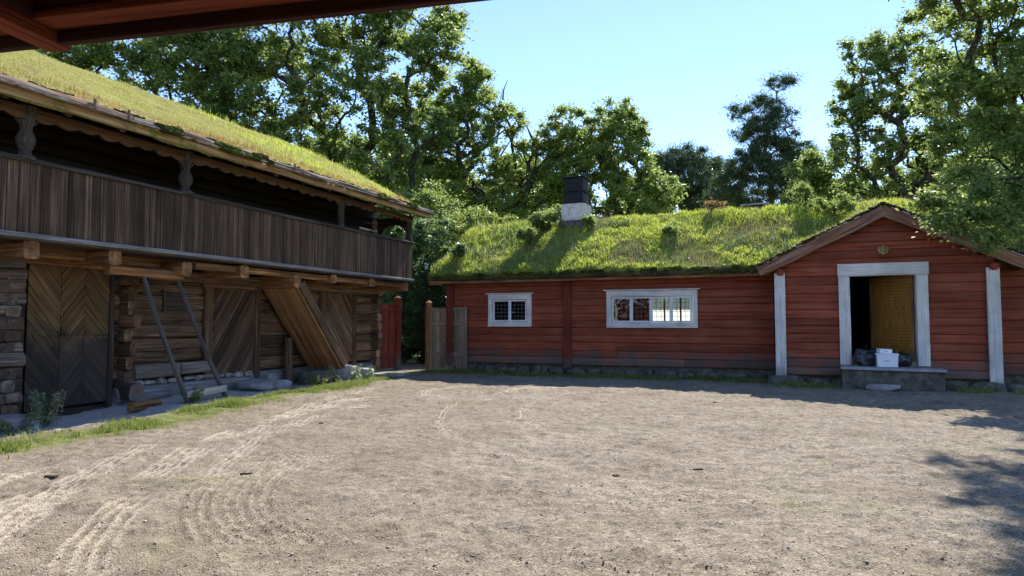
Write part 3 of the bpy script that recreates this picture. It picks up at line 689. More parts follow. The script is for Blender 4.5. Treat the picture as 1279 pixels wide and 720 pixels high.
# verge boards of the gable
slp = (PAZ-PEZ)/(PAX-PX0)
for sg in (-1, 1):
    mb = MB(); p0 = Vector((PAX-sg*.02, PF-.30, PAZ+.06)); p1 = Vector((PAX+sg*2.80, PF-.30, PAZ+.06-2.80*slp))
    mb.timber(p0, p1, .06, .25, up=(0, 0, 1), jit=.006, prof='log', e=9, n=16, bow=.015); mb.build('verge_board', M['verge'], house)
    mb = MB()   # birch bark and turf edge lying on the verge
    for k in range(46):
        t = k/46; q = Vector((PAX+sg*2.85*t, PF-.30+random.uniform(-.05, .05), PAZ+.235-2.85*t*slp+random.uniform(-.015, .02)))
        mb.rock(q, (.075, .07, .028), k+sg*100, .4, 1)
    mb.build('verge_moss', M['turf_edge'], house)
    mb = MB()
    for k in range(16):
        t = random.uniform(.05, .98); q = Vector((PAX+sg*2.8*t, PF-.345, PAZ+.20-2.8*t*slp)); L_ = random.uniform(.06, .16)
        mb.timber(q, q+Vector((sg*L_, 0, -L_*slp)), .03, .022, jit=.004)
    mb.build('bark_strip', M['bark_paper'], house)
# eave turf log, bark and moss fringe
mb = MB()
for (a, b) in ((-.45, 3.2), (3.22, 6.6), (6.62, 9.62)): mb = MB(); mb.timber((a, EAVE_Y-.04, EAVE_Z+.045), (b, EAVE_Y-.04, EAVE_Z+.045), .13, .14, jit=.03, bow=.012, e=2.5); mb.build('eave_log', M['turf_edge'], house)
mb = MB(); mb.timber((14.7, EAVE_Y-.04, EAVE_Z+.045), (16.1, EAVE_Y-.04, EAVE_Z+.045), .13, .14, jit=.03)
mb.build('eave_log', M['turf_edge'], house)
mb = MB()
for k in range(170):
    x = random.uniform(-.45, 9.6); mb.rock((x, EAVE_Y-.09+random.uniform(-.04, .05), EAVE_Z+random.uniform(.0, .17)), (random.uniform(.04, .13), .05, random.uniform(.025, .06)), k, .5, 1)
mb.build('eave_moss', M['moss'], house)
mb = MB(); mb.box(-.42, 9.65, EAVE_Y+.02, EAVE_Y+.06, EAVE_Z-.10, EAVE_Z-.0); mb.build('eave_board', M['verge'], house)
mb = MB(); [mb.timber((-.40, EAVE_Y, EAVE_Z-.06-i*.0), (.3, EAVE_Y, EAVE_Z-.06), .05, .05, jit=.01) for i in (0,)]
[mb.timber((-.42, EAVE_Y-.02+.0, EAVE_Z-.02-.05*i), (.05, EAVE_Y-.02, EAVE_Z-.03-.05*i), .06, .03, jit=.012) for i in range(3)]; mb.build('bark_layer', M['fascia'], house)
# grass on the roofs
def roofgrass(parent, zf, x0, x1, y0, y1, n, hmin, hmax, wd, mat, seed, name='grass', patch=.5, dens=None, lean=.35, keep=None):
    rs = np.random.default_rng(seed); X = rs.uniform(x0, x1, n*2); Y = rs.uniform(y0, y1, n*2)
    c = fbm(X*1.4, Y*1.4, 0, seed, 3); k = rs.uniform(.25, .6, n*2) < c*(1.2 if dens is None else dens); X, Y, c = X[k][:n], Y[k][:n], c[k][:n]
    if keep is not None: k = keep(X, Y); X, Y, c = X[k], Y[k], c[k]
    H = (hmin+(hmax-hmin)*rs.uniform(0, 1, len(X))**2)*(.45+1.2*np.clip((c-.3)*2, 0, 1)); W = wd*rs.uniform(.6, 1.3, len(X))
    P = np.stack([X, Y, zf(X, Y)-.02], 1); V, Fq = blades(P, H, W, lean, rs)
    o = npmesh(name, V, Fq, M[mat], parent); o['kind'] = 'stuff'; return o
kp = lambda X, Y: ~((np.abs(X-PAX) < 2.75) & (Y < 1.2) & (roofz(X, Y) < porchz(X, Y)))
roofgrass(roof, roofz, -.42, 15.8, EAVE_Y-.04, RY+.5, 110000, .03, .15, .020, 'sod_grass', 21, keep=kp, lean=.6)
roofgrass(roof, roofz, -.42, 15.8, EAVE_Y-.02, RY+.4, 11000, .08, .26, .011, 'straw', 22, name='seed_stalks', lean=.2, keep=kp)
roofgrass(roof, roofz, -.42, 3.4, EAVE_Y, RY+.3, 2500, .10, .30, .03, 'oak_leaf_light', 23, name='herbs', keep=kp)
roofgrass(roof, roofz, -.42, 15.8, EAVE_Y, RY+.4, 16000, .03, .14, .03, 'weed_leaf', 27, name='weeds', keep=kp, lean=.8)
roofgrass(roof, porchz, PAX-2.8, PAX+2.8, PF-.3, 1.8, 14000, .03, .15, .016, 'sod_dry', 24, name='grass')
# foundation stones
fs = []
for k in range(26):
    x = .35+k*.37+random.uniform(-.08, .08); fs.append((x, .10+random.uniform(-.03, .03), .10+random.uniform(-.03, .02), random.uniform(.12, .26), .16, random.uniform(.09, .17)))
for x, rx, rz in ((9.98, .42, .23), (10.75, .30, .16), (11.2, .2, .15), (13.5, .32, .2), (14.2, .38, .2), (14.75, .22, .16)): fs.append((x, PF+.02, .04, rx, .26, rz))
for i, (x, y, z, rx, ry, rz) in enumerate(fs):
    mb = MB(); mb.rock((x, y, z), (rx, ry, rz), i+40, .25, 2, .8); mb.build('foundation_stone', M['stone_dark'], house, smooth=50)
mb = MB(); mb.box(.1, 15.8, .12, .3, -.3, .3); mb.box(PX0+.1, PX1-.1, PF+.14, PF+.35, -.3, .24); mb.build('foundation_core', M['stone_dark'], house)
# chimney
ch_ = empty('chimney', (0, 0, 0)); ch_.parent = house
cx, cy = 3.47, 2.55
mb = MB(); mb.box(cx-.42, cx+.42, cy-.42, cy+.42, 4.2, 4.95, 'z', ch=.02); mb.build('chimney_base', M['stone_dark'], ch_)
mb = MB(); mb.timber((cx, cy, 4.93), (cx, cy, 5.50), .84, .84, up=(0, 1, 0), prof='log', e=12, n=24, jit=.02, seg=4); mb.build('lime_washed_stack', M['lime'], ch_)
mb = MB(); mb.timber((cx, cy, 5.50), (cx, cy, 5.90),   .70, .70, up=(0, 1, 0), prof='box', taper=.90); mb.box(cx-.45, cx+.45, cy-.45, cy+.45, 5.49, 5.53)
mb.box(cx-.38, cx+.38, cy-.38, cy+.38, 5.90, 5.94); mb.timber((cx, cy, 5.94), (cx, cy, 6.36), .62, .62, up=(0, 1, 0), prof='box', taper=1.12); mb.box(cx-.42, cx+.42, cy-.42, cy+.42, 6.36, 6.40)
mb.build('chimney_hood', M['tarmetal'], ch_)
for (x, y, z, sc) in ((9.1, 3.3, 5.18, 1.0), (13.9, 3.3, 5.18, .8)):   # low flues with flat slabs behind the ridge
    mb = MB(); mb.box(x-.28*sc, x+.28*sc, y-.25, y+.25, z-1.0, z, 'z'); f_ = mb.build('flue', M['tarmetal'], house)
    mb = MB(); mb.timber((x-.42*sc, y, z+.03), (x+.42*sc, y, z+.05), .6, .05, prof='box'); mb.build('flue_slab', M['slab'], f_)

# ---- objects on and by the porch
def on_house(x, y, z=0): return Rw(x, -y, z)
st = empty('stone_doorstep', on_house(12.3, PF-.38, 0), -AR, 'long low grey stone doorstep in front of the open porch door', 'step')
mb = MB(); mb.timber((-1.08, 0, .20), (.96, 0, .20), .78, .50, prof='log', e=9, n=20, jit=.03, seg=14); mb.build('riser_block', M['stone_dark'], st)
mb = MB(); mb.timber((-1.10, -.02, .475), (1.0, -.02, .455), .86, .07, prof='log', e=7, n=20, jit=.015, seg=14); mb.build('top_slab', M['slab'], st)
def rockthing(name, label, cat, loc, r, sd, mat='stone', flat=0, group=None, amp=.28, rz=0):
    mb = MB(); mb.rock((0, 0, 0), r, sd, amp, 3, flat); o = mb.build(name, M[mat], None, smooth=60); o.location = loc; o.rotation_euler = (0, 0, rz); return tag(o, label, cat, group)
p = on_house(12.0, PF-.98, .10); rockthing('stepping_stone', 'small flat stone slab lying before the porch doorstep', 'stone', p, (.34, .17, .10), 5, 'slab', .35, rz=-AR)
# white box, small box, bags
bx = empty('foam_box', on_house(12.18, PF-.28, .505), -AR+.05, 'white foam box with a small grey mark standing on the doorstep', 'box')
mb = MB(); mb.timber((0, 0, 0), (0, 0, .27), .42, .32, up=(0, 1, 0), prof='box', taper=1.06, ch=.012); mb.build('box_body', M['foam'], bx)
mb = MB(); mb.box(-.235, .235, -.18, .18, .27, .31, ch=.012); mb.build('lid', M['foam'], bx)
mb = MB(); mb.box(-.06, .0, -.172, -.164, .13, .15, ch=.0005); mb.box(.01, .045, -.172, -.164, .13, .145, ch=.0005); mb.build('print', M['inkgrey'], bx)
b2 = empty('small_box', on_house(12.14, PF-.28, .816), -AR+.35, 'small white carton lying tilted on top of the foam box', 'box')
mb = MB(); mb.timber((-.14, 0, .06), (.14, 0, .045), .16, .10, prof='box'); mb.build('carton', M['foam'], b2); mb = MB(); mb.box(-.03, .03, -.083, -.081, .03, .05, ch=.0003); mb.build('print', M['inkgrey'], b2)
def bag(label, loc, r, sd):
    e_ = empty('garbage_bag', loc, 0, label, 'bag', None)
    mb = MB(); mb.rock((0, 0, r[2]*.85), r, sd, .30, 4); o = mb.build('sack', M['bag'], e_, smooth=80)
    for v in o.data.vertices:
        n = mnoise.noise(v.co*9+Vector((sd, 0, 0)))*.03; v.co.x += n; v.co.y += n; v.co.z = max(v.co.z, 0)
    mb = MB(); mb.tube([(0, 0, r[2]*1.6), (.01, 0, r[2]*1.85), (-.02, .01, r[2]*2.05)], [.05, .02, .07], 9); mb.build('tied_neck', M['bag'], e_)
bag('shiny black garbage bag left of the white box in the doorway', on_house(11.78, PF-.12, .50), (.30, .2, .23), 4)
bag('black bag slumped right of the white box in the doorway', on_house(12.52, PF-.05, .50), (.20, .16, .17), 9)

# ================================================================== LOG STOREHOUSE WITH GALLERY
store = empty('log_storehouse', (OLx, OLy, 0), R(90)-AL, 'dark two-storey log storehouse with boarded gallery and turf roof', 'storehouse')
DA = (-10.62, -9.13, -.02, 2.74); DB = (-6.62, -5.34, .30, 2.30); DC = (-2.63, -1.36, .42, 2.36)
mb = MB(); courses(mb, -8.6, 0.05, .40, 2.66, 8, .16, .30, openings=(DB, DC), var=.05, jit=.035, e=3.8, ends=.0)
mb.build('log_wall', M['log_brown'], store)
mb = MB(); courses(mb, -16, -10.86, -.2, 2.8, 15, -.12, .26, var=.09, jit=.05, e=3.6, ends=.10); mb.build('log_wall', M['log_mixed'], store)
mb = MB()
for k in range(15): mb.timber((-11.02+random.uniform(-.06, .06), .5, -.1+k*.2), (-11.02+random.uniform(-.05, .05), -.26+random.uniform(-.06, .05), -.1+k*.2), .22, random.uniform(.15, .19), jit=.03, e=5)
mb.build('log_ends', M['log_mixed'], store)
mb = MB(); courses(mb, -9.1, -8.6, .4, 2.7, 8, .2, .3, jit=.02, e=3)
mb.build('log_wall', M['log_brown'], store)
mb = MB()   # stack of crossing log ends between the doors
for k in range(9): mb.timber((-8.78+random.uniform(-.03, .03), .3, .47+k*.27), (-8.78+random.uniform(-.05, .05), -.20+random.uniform(-.12, .08), .47+k*.27), random.uniform(.16, .22), .262, jit=.05, e=3)
mb.timber((-8.80, .3, .24), (-8.80, -.42, .20), .30, .32, jit=.05, e=3)
mb.build('log_ends', M['log_brown'], store)
mb = MB()   # far corner log ends
for k in range(9): mb.timber((-.16, .3, .34+k*.27), (-.16, -.20+random.uniform(-.05, .04), .34+k*.27), .24, .25, jit=.02, e=2.4)
mb.build('log_ends', M['log_brown'], store)
# rest of the body: upper storey, back, ends
mb = MB(); courses(mb, -16, 0, 2.66, 5.6, 11, .16, .30, var=.03, jit=.02, e=2.9); mb.build('upper_wall', M['dark_log'], store)
mb = MB(); courses(mb, .02, 6, -.1, 5.0, 19, -.15, .28, ax='y', e=2.9, jit=.02); courses(mb, .02, 6, -.1, 5.0, 19, -15.8, .28, ax='y', e=2.9, jit=.02)
def lclip(z):
    k = max(0, (z-5.0)/.45); return (.1+k, 6-k) if 5.9-2*k > .3 else None
courses(mb, .1, 6, 5.0, 6.9, 7, -.15, .28, ax='y', clip=lclip, e=2.9); courses(mb, .1, 6, 5.0, 6.9, 7, -15.8, .28, ax='y', clip=lclip, e=2.9)
courses(mb, -16, 0, -.1, 5.0, 19, 5.9, .28, e=2.9); mb.build('rear_wall', M['log_brown'], store)
mb = MB(); mb.box(-10.7, 0, .33, .40, -.2, 2.7); mb.build('inner_lining', M['interior'], store)
# foundation: grey sill log, packed stones
mb = MB(); mb.timber((-9.0, .02, .13), (-5.6, .0, .13), .34, .30, jit=.02, e=3.2); mb.timber((-9.05, .02, -.10), (-5.6, 0, -.10), .3, .24, jit=.02); mb.timber((-5.5, .1, .2), (-.1, .1, .16), .30, .34, jit=.02); mb.build('sill_log', M['grey_board'], store)
mb = MB(); mb.timber((-8.6, -.04, .56), (-7.55, -.04, .56), .22, .30, jit=.012, e=4); mb.timber((-7.53, -.05, .57), (-6.75, -.05, .58), .22, .26, jit=.012, e=4); mb.build('sill_log', M['log_grey'], store)
for k in range(11):
    mb = MB(); mb.rock((-8.5+k*.30+random.uniform(-.04, .04), .04, .335), (random.uniform(.09, .19), .15, random.uniform(.035, .07)), k+70, .6, 2); mb.build('packing_stone', M['pale_stone'], store, smooth=50)
for k in range(9):
    mb = MB(); mb.rock((-5.2+k*.58+random.uniform(-.1, .1), .06, .1), (random.uniform(.2, .3), .2, random.uniform(.10, .2)), k+90, .35, 2); mb.build('foundation_stone', M['stone'], store, smooth=50)
mb = MB()  # pale strips at the log joints stand in for sunlit upper edges
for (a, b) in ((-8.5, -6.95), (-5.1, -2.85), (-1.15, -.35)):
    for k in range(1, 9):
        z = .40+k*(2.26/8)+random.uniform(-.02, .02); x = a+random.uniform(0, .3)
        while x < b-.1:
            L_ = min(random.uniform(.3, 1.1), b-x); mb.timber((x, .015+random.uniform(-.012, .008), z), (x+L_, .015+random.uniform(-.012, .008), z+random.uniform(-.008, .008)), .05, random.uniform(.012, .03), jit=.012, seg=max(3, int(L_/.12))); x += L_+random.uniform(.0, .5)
o = mb.build('lit_log_edges', M['log_grey'], store); o['kind'] = 'stuff'
# doors of diagonal boards
def clip_poly(poly, a, b, c):
    """keep a*x+b*y<=c"""
    out = []
    for i in range(len(poly)):
        p, q = poly[i], poly[(i+1) % len(poly)]; fp = a*p[0]+b*p[1]-c; fq = a*q[0]+b*q[1]-c
        if fp <= 0: out.append(p)
        if (fp < 0) != (fq < 0) and fp != fq: t = fp/(fp-fq); out.append((p[0]+(q[0]-p[0])*t, p[1]+(q[1]-p[1])*t))
    return out
def diag_boards(mb, x0, x1, z0, z1, y, ang, bw, th=.03, gap=.005):
    dx, dz = math.cos(ang), math.sin(ang); nx, nz = -dz, dx
    cs = [nx*x+nz*z for x in (x0, x1) for z in (z0, z1)]; c = min(cs)+random.uniform(-bw, 0)
    while c < max(cs):
        w_ = bw*random.uniform(.8, 1.2); poly = [(x0, z0), (x1, z0), (x1, z1), (x0, z1)]
        poly = clip_poly(poly, -nx, -nz, -(c+gap/2)); poly = clip_poly(poly, nx, nz, c+w_-gap/2) if len(poly) > 2 else []
        if len(poly) > 2: mb.prism(poly, ((0, y+random.uniform(-.004, .004), 0), (1, 0, 0), (0, 0, 1)), th, (dx, dz))
        c += w_
def nails(mb, pts, y):
    for (x, z) in pts: mb.rock((x, y, z), (.011, .008, .011), 1, .1, 1)
# big double door: left leaf "\\" boards, right leaf "/\\" chevron, lower half boards mirrored
dA = empty('double_door'); dA.parent = store; x0, x1 = DA[0], DA[1]; xa = x0+.56; xb = xa+.45
mb = MB(); diag_boards(mb, x0, xa, 1.30, 2.72, .00, R(-52), .13); diag_boards(mb, x0, xa, .02, 1.29, .0, R(-52), .13); mb.build('door_leaf', M['door_board'], dA, smooth=0)
mb = MB(); diag_boards(mb, xa+.012, xb, 1.30, 2.66, .0, R(52), .12); diag_boards(mb, xb+.004, x1, 1.30, 2.66, .0, R(-50), .12)
diag_boards(mb, xa+.012, xb, .05, 1.29, .0, R(52), .12); diag_boards(mb, xb+.004, x1, .05, 1.29, .0, R(-50), .12); mb.build('door_leaf', M['door_board'], dA, smooth=0)
mb = MB(); nails(mb, [(xa-.05, .1+.09*i) for i in range(29)]+[(xa+.06, .1+.09*i) for i in range(28)]+[(xb+(.02 if i % 2 else -.03), .1+.08*i) for i in range(32)]+[(x1-.05, .12+.1*i) for i in range(25)], -.036); mb.build('nail_heads', M['iron'], dA)
mb = MB(); mb.timber((xa-.05, -.05, 1.36), (xa+.14, -.055, 1.37), .02, .035, prof='box'); mb.timber((xa+.02, -.06, 1.29), (xa+.02, -.065, 1.44), .02, .03, up=(0, 1, 0)); mb.rock((xa+.1, -.06, 1.33), (.035, .02, .045), 2, .1, 2); mb.build('latch', M['iron'], dA)
mb = MB(); mb.timber((x1+.05, .0, -.1), (x1+.05, .0, 2.7), .10, .14, up=(0, 1, 0), jit=.008, e=6); mb.timber((x0-.08, .06, -.2), (x0-.08, .06, 2.75), .14, .14, up=(0, 1, 0), jit=.008, e=6)
mb.timber((x0-.1, .1, -.10), (x1+.1, .1, -.10), .14, .2, jit=.01); mb.build('door_frame', M['dark_post'], dA)
def door(D, ang, nm, split=None):
    d_ = empty(nm); d_.parent = store; mb = MB(); diag_boards(mb, D[0]+.0, D[1], D[2], D[3], -.01, ang, .105); mb.build('door_leaf', M['tar_board'] if ang > 0 else M['log_brown'], d_, smooth=0)
    mb = MB(); mb.timber((D[0]-.12, -.02, D[2]-.1), (D[0]-.12, -.02, D[3]+.08), .22, .14, up=(0, 1, 0), jit=.012, e=6); mb.timber((D[1]+.10, -.02, D[2]-.1), (D[1]+.10, -.02, D[3]+.08), .17, .14, up=(0, 1, 0), jit=.012, e=6); mb.timber((D[0]-.3, .0, D[3]+.12), (D[1]+.3, .0, D[3]+.12), .16, .2, jit=.01, e=6)
    mb.build('door_frame', M['log_brown'], d_)
    mb = MB(); nails(mb, [(D[0]+.08+(D[1]-D[0]-.16)*f, D[2]+.1+i*.11) for i in range(int((D[3]-D[2]-.1)/.11)) for f in (0, .62, 1)], -.05); mb.build('nail_heads', M['iron'], d_)
    mb = MB(); mb.rock((D[0]+.04, -.06, (D[2]+D[3])/2+.1), (.03, .02, .05), 5, .1, 2); mb.build('lock', M['iron'], d_)
    mb = MB(); mb.timber((D[0]-.05, -.06, D[3]-.35), (D[0]+.2, -.06, D[3]-.35), .012, .035, prof='box'); mb.build('hinge', M['iron'], d_)
door(DB, R(56), 'plank_door'); door(DC, R(-52), 'plank_door')
mb = MB(); mb.box(-7.86, -7.34, -.03, .02, 1.80, 2.16); mb.box(-7.92, -7.86, -.045, .02, 1.76, 2.20, 'z'); mb.build('hatch', M['dark_post'], store)
mb = MB(); mb.timber((-4.30, -.24, .0), (-4.30, -.2, 1.15), .17, .17, up=(0, 1, 0), jit=.01); mb.build('prop_post', M['log_brown'], store)
# beams under the gallery
def joist(s, z0, z1, d1=1.22, w_=.24, m='warm_beam'):
    mb = MB(); mb.timber((s, .2, (z0+z1)/2), (s, -d1, (z0+z1)/2), w_, z1-z0, jit=.012, e=5, n=16); mb.build('joist', M[m], store)
for s, z0, z1 in ((-11.35, 2.50, 2.78), (-9.95, 2.52, 2.78), (-8.43, 2.42, 2.70), (-6.92, 2.48, 2.76), (-5.22, 2.36, 2.66), (-3.84, 2.54, 2.76), (-2.1, 2.54, 2.76), (-.28, 2.50, 2.76)): joist(s, z0, z1)
mb = MB(); mb.timber((-11.4, -.52, 2.70), (-8.2, -.55, 2.70), .2, .2, jit=.02, e=4); mb.timber((-11.0, -.16, 2.62), (-8.9, -.16, 2.60), .22, .20, jit=.02, e=3); mb.build('wall_plate', M['warm_beam'], store)
mb = MB(); mb.timber((-8.4, -.12, 2.50), (-4.4, -.12, 2.52), .2, .24, jit=.015, e=5); mb.timber((-4.4, -.1, 2.50), (.1, -.1, 2.52), .2, .22, jit=.015, e=5); mb.build('wall_plate', M['log_brown'], store)
mb = MB(); mb.timber((-9.9, -.95, 2.46), (-8.35, -.98, 2.44), .17, .17, jit=.03, e=2.4); mb.timber((-8.1, -1.02, 2.66), (-.3, -1.05, 2.68), .16, .14, jit=.015, e=5); mb.build('edge_beam', M['warm_beam'], store)
# gallery
gal = empty('gallery'); gal.parent = store
mb = MB()
for k in range(9): mb.box(-12.9, .02, -(.02+k*.14)-.135, -(.02+k*.14), 2.775, 2.815)
mb.build('gallery_floor', M['tar_roof'], gal)
mb = MB(); mb.timber((-13, -1.27, 2.845), (.03, -1.27, 2.845), .09, .075, prof='log', e=7, n=12, jit=.008, seg=30); mb.build('floor_edge', M['grey_board'], gal)
mb = MB(); x = -13.0
while x < 0:
    w_ = random.choice((.11, .13, .15, .17)); w_ = min(w_, .02-x) if x > -.2 else w_
    if w_ < .03: break
    mb.timber((x+w_/2, -1.245+random.uniform(-.006, .006), 2.885), (x+w_/2, -1.245+random.uniform(-.008, .008), 3.97+random.uniform(-.01, .01)), w_-.007, .026, up=(0, 1, 0), prof='box', seg=1); x += w_
rb = mb.build('railing_boards', M['tar_board'], gal); rb['kind'] = 'stuff'; del rb['kind']
mb = MB()
for k in range(8): mb.timber((.0, -.1-k*.143, 2.885), (.0, -.1-k*.143, 3.97), .026, .137, up=(0, 1, 0), prof='box')
mb.build('railing_boards', M['tar_board'], gal)
mb = MB(); mb.timber((-13, -1.25, 4.0), (.06, -1.25, 3.99), .13, .075, jit=.012, e=5, seg=30); mb.timber((.0, -1.25, 4.0), (.0, 0, 4.0), .1, .07, jit=.01); mb.build('handrail', M['carved'], gal)
for s, m in ((-11.50, 'carved'), (-8.52, 'carved'), (-3.58, 'dark_post'), (-.12, 'dark_post')):
    mb = MB(); prof = [(4.0, .15), (4.05, .15), (4.09, .085), (4.14, .075), (4.2, .11), (4.3, .135), (4.38, .12), (4.45, .08), (4.52, .085), (4.60, .10), (4.68, .13), (4.76, .15), (4.82, .15)]
    if m == 'dark_post': prof = [(4.0, .11), (4.1, .10), (4.2, .08), (4.3, .09), (4.5, .09), (4.65, .10), (4.75, .12), (4.82, .12)]
    mb.tube([(s, -1.22, z) for z, _ in prof], [r_ for _, r_ in prof], 4 if 0 else 10); po = mb.build('gallery_post', M[m], gal)
    mb = MB()
    for sg in ((-1, 1) if s > -12 and s < -1 else (-1,)):
        P2 = [(0, 0)]+[(.34*math.sin(t)*1.0, -.30*(1-math.cos(t))*0-.30*(1-math.sin(t))*1.0) for t in np.linspace(math.pi/2, 0.15, 7)]+[(0, -.34)]
        P2 = [(sg*a, b) for a, b in P2]
        if sg < 0: P2 = P2[::-1]
        mb.prism(P2, ((s, -1.2, 4.76), (1, 0, 0), (0, 0, 1)), .05)
    mb.build('bracket', M[m], po, smooth=0)
# arch board across the far end of the gallery
P2 = [(0, .0), (0, .75)]+[(1.2, .75), (1.2, .0)]; arc = [(1.08-.48*(1-math.cos(t)), .12+.42*math.sin(t)) for t in np.linspace(0, math.pi, 14)]
P2 = [(1.2, .75), (0, .75), (0, 0), (.12, 0)]+[(a, b) for a, b in arc[::-1]]+[(1.08, 0), (1.2, 0)]
mb = MB(); mb.prism(P2, ((.0, 0, 4.05), (0, -1, 0), (0, 0, 1)), .04); mb.build('end_arch', M['dark_post'], gal, smooth=0)
# scalloped valance
def valance(a, b):
    P = [(a, 4.80), (b, 4.80)]; x = b; bot = []
    n = max(3, int((b-a)/.32)); w_ = (b-a)/n
    for k in range(n):
        for t in np.linspace(0, math.pi, 7)[:-1]: bot.append((b-k*w_-w_*(t/math.pi), 4.66-.055*math.sin(t)+(.03 if k % 3 == 2 else 0)))
    bot.append((a, 4.66)); P = [(a, 4.80)]+[p for p in bot[::-1]]+[(b, 4.80)]
    mb = MB(); mb.prism(P[::-1] if False else P, ((0, -1.28, 0), (1, 0, 0), (0, 0, 1)), .03); mb.build('valance', M['valance'], gal, smooth=0)
for a, b in ((-13, -11.5), (-11.45, -8.57), (-8.47, -6.05), (-6.03, -3.63), (-3.53, -.17)): valance(a, b)
# roof of the storehouse
LE, LEZ, LR, LRZ = -1.72, 4.84, 3.0, 7.26
def lroofz(x, y):
    ya = np.where(y > LR, 2*LR-y, y); t = (ya-LE)/(LR-LE)
    return LEZ+.12+(LRZ-LEZ)*t+.03*np.sin(np.clip(t, 0, 1)*math.pi)+lump(x, y, 30)*.42
mb = MB(); slabroof(mb, -16.5, .24, LE+.02, LEZ-.05, LR, LRZ-.02, -.06); slabroof(mb, -16.5, .24, 2*LR-LE, LEZ-.05, LR, LRZ-.02, .06)
lroof = mb.build('roof', M['tar_roof'], store, smooth=0)
grid_sod('turf', np.arange(-16.5, .28, .07), np.arange(LE-.02, 2*LR-LE, .08), lroofz, M['sod_left'], lroof, .2)
roofgrass(lroof, lroofz, -14, .27, LE-.03, LR+.3, 110000, .015, .065, .012, 'sod_dry', 31, name='grass')
roofgrass(lroof, lroofz, -5.5, .27, LE-.03, LR+.3, 4500, .04, .17, .013, 'sod_grass', 32, name='tall_grass')
roofgrass(lroof, lroofz, -13, .3, LE-.03, LE+1.0, 5000, .05, .15, .012, 'reddish_leaf', 33, name='dry_heather')
mb = MB(); x = -13.5
while x < .2:
    b_ = min(x+random.uniform(2.2, 3.6), .27); mb.timber((x, LE-.02, 4.835), (b_-.01, LE-.02, 4.83), .05, .13, prof='log', e=8, n=14, jit=.008); x = b_
mb.build('fascia_board', M['fascia'], store)
mb = MB()
for (a, b) in ((-13.5, -10.2), (-10.18, -9.35), (-9.33, -6.2), (-6.18, -2.9), (-2.88, .25)): mb.timber((a, LE-.10, 4.945+random.uniform(-.01, .01)), (b, LE-.10, 4.94), .13, .11, jit=.05, bow=.015, e=3, seg=26)
mb.build('turf_log', M['log_mixed'], store)
mb = MB()
for k in range(120):
    x = random.uniform(-13, .3); L_ = random.uniform(.1, .35); mb.timber((x, LE-.13, 4.905+random.uniform(-.01, .01)), (x+L_, LE-.13, 4.90), .10, .014, jit=.01)
mb.build('bark_strip', M['bark_paper'], store)
for (x, l_) in ((-8.1, .25), (-7.35, .42), (-9.5, .2), (-2.6, .3), (-1.0, .22)):
    mb = MB()
    for k in range(9): mb.rock((x+random.uniform(-l_, l_), LE-.15, 4.95+random.uniform(-.05, .05)), (.13, .06, .05), k+int(x*10), .4, 2)
    mb.build('moss_clump', M['moss'], store, smooth=70)
mb = MB()
for k in range(150): mb.rock((random.uniform(-13.2, .3), LE-.05, 5.0+random.uniform(-.02, .03)), (random.uniform(.04, .12), .06, .03), k, .5, 1)
mb.build('soil_crumbs', M['turf_edge'], store)
mb = MB()
for x in (-10.9, -10.3, -9.3, -6.2): mb.box(x-.02, x+.02, LE-.19, LE-.17, 4.89, 5.05, 'z', ch=.003)
mb.build('turf_hook', M['iron'], store)
# rafters under the eave
mb = MB()
for k in range(15): x = -13+k*.93; mb.timber((x, LE+.06, LEZ-.075), (x, 1.0, LEZ-.075+(1.0-LE)*.51), .10, .08, prof='log', e=5)
mb.build('rafters', M['tar_roof'], store)
# enclosed staircase: seen from below
stc = empty('staircase'); stc.parent = store
tp = Vector((-5.20, 0, 2.36)); bt = Vector((-3.42, 0, .34)); dv = (bt-tp).normalized(); nn = Vector((-dv.z, 0, dv.x)) # nn points up/away
if nn.z < 0: nn = -nn
mb = MB(); k0 = 0; y = -.16
ws = [.22, .2, .24, .19, .2]
for w_ in ws:
    c = y-w_/2; mb.timber(tp+Vector((0, c, 0)), bt+Vector((0, c, 0)), w_-.006, .045, up=(0, 0, 1), prof='log', e=10, n=12, jit=.004, bow=.004); y -= w_
mb.build('underside_boards', M['stair'], stc)
for yy in (-.13, -1.235):
    mb = MB(); mb.timber(tp+Vector((.02, yy, .02))+nn*.12, bt+Vector((.02, yy, 0))+nn*.12, .035, .22, up=nn, prof='log', e=9, n=12, jit=.004); mb.build('stringer', M['log_brown'] if yy < -1 else M['stair'], stc)
for k in range(8):
    q = tp+(bt-tp)*((k+.5)/8)+nn*.17; mb = MB(); mb.box(q.x-.13, q.x+.13, -1.2, -.17, q.z-.02, q.z+.02, 'y'); mb.build('tread', M['grey_board'], stc)
# leaning two-legged support frame
fr = empty('leaning_support_frame', Lw(-8.2, 1.05, 0), R(90)-AL, 'ladder-like grey frame of two poles leaning against the gallery beams', 'frame')
def lp(s, d, z): return Vector((s+8.2, -(d-1.05), z))
for (a, b, sd) in (((-9.20, .98, 2.42), (-8.42, 1.36, -.06), 1), ((-8.47, .98, 2.46), (-7.36, 1.22, -.02), 2)):
    p0 = lp(*a); p1 = lp(*b); pts = []; rr = []
    mb = MB()
    q = [p0+(p1-p0)*t+Vector((-.035*math.sin(t*math.pi), 0, -.01*math.sin(t*math.pi))) for t in np.linspace(0, 1, 9)]
    mb.tube(q, [.034+.018*t for t in np.linspace(0, 1, 9)], 8); mb.build('pole', M['pole'], fr)
mb = MB(); mb.timber(lp(-8.50, 1.37, .16), lp(-7.42, 1.25, .19), .07, .13, jit=.006, e=6); mb.build('crossbar', M['pale_board'], fr)

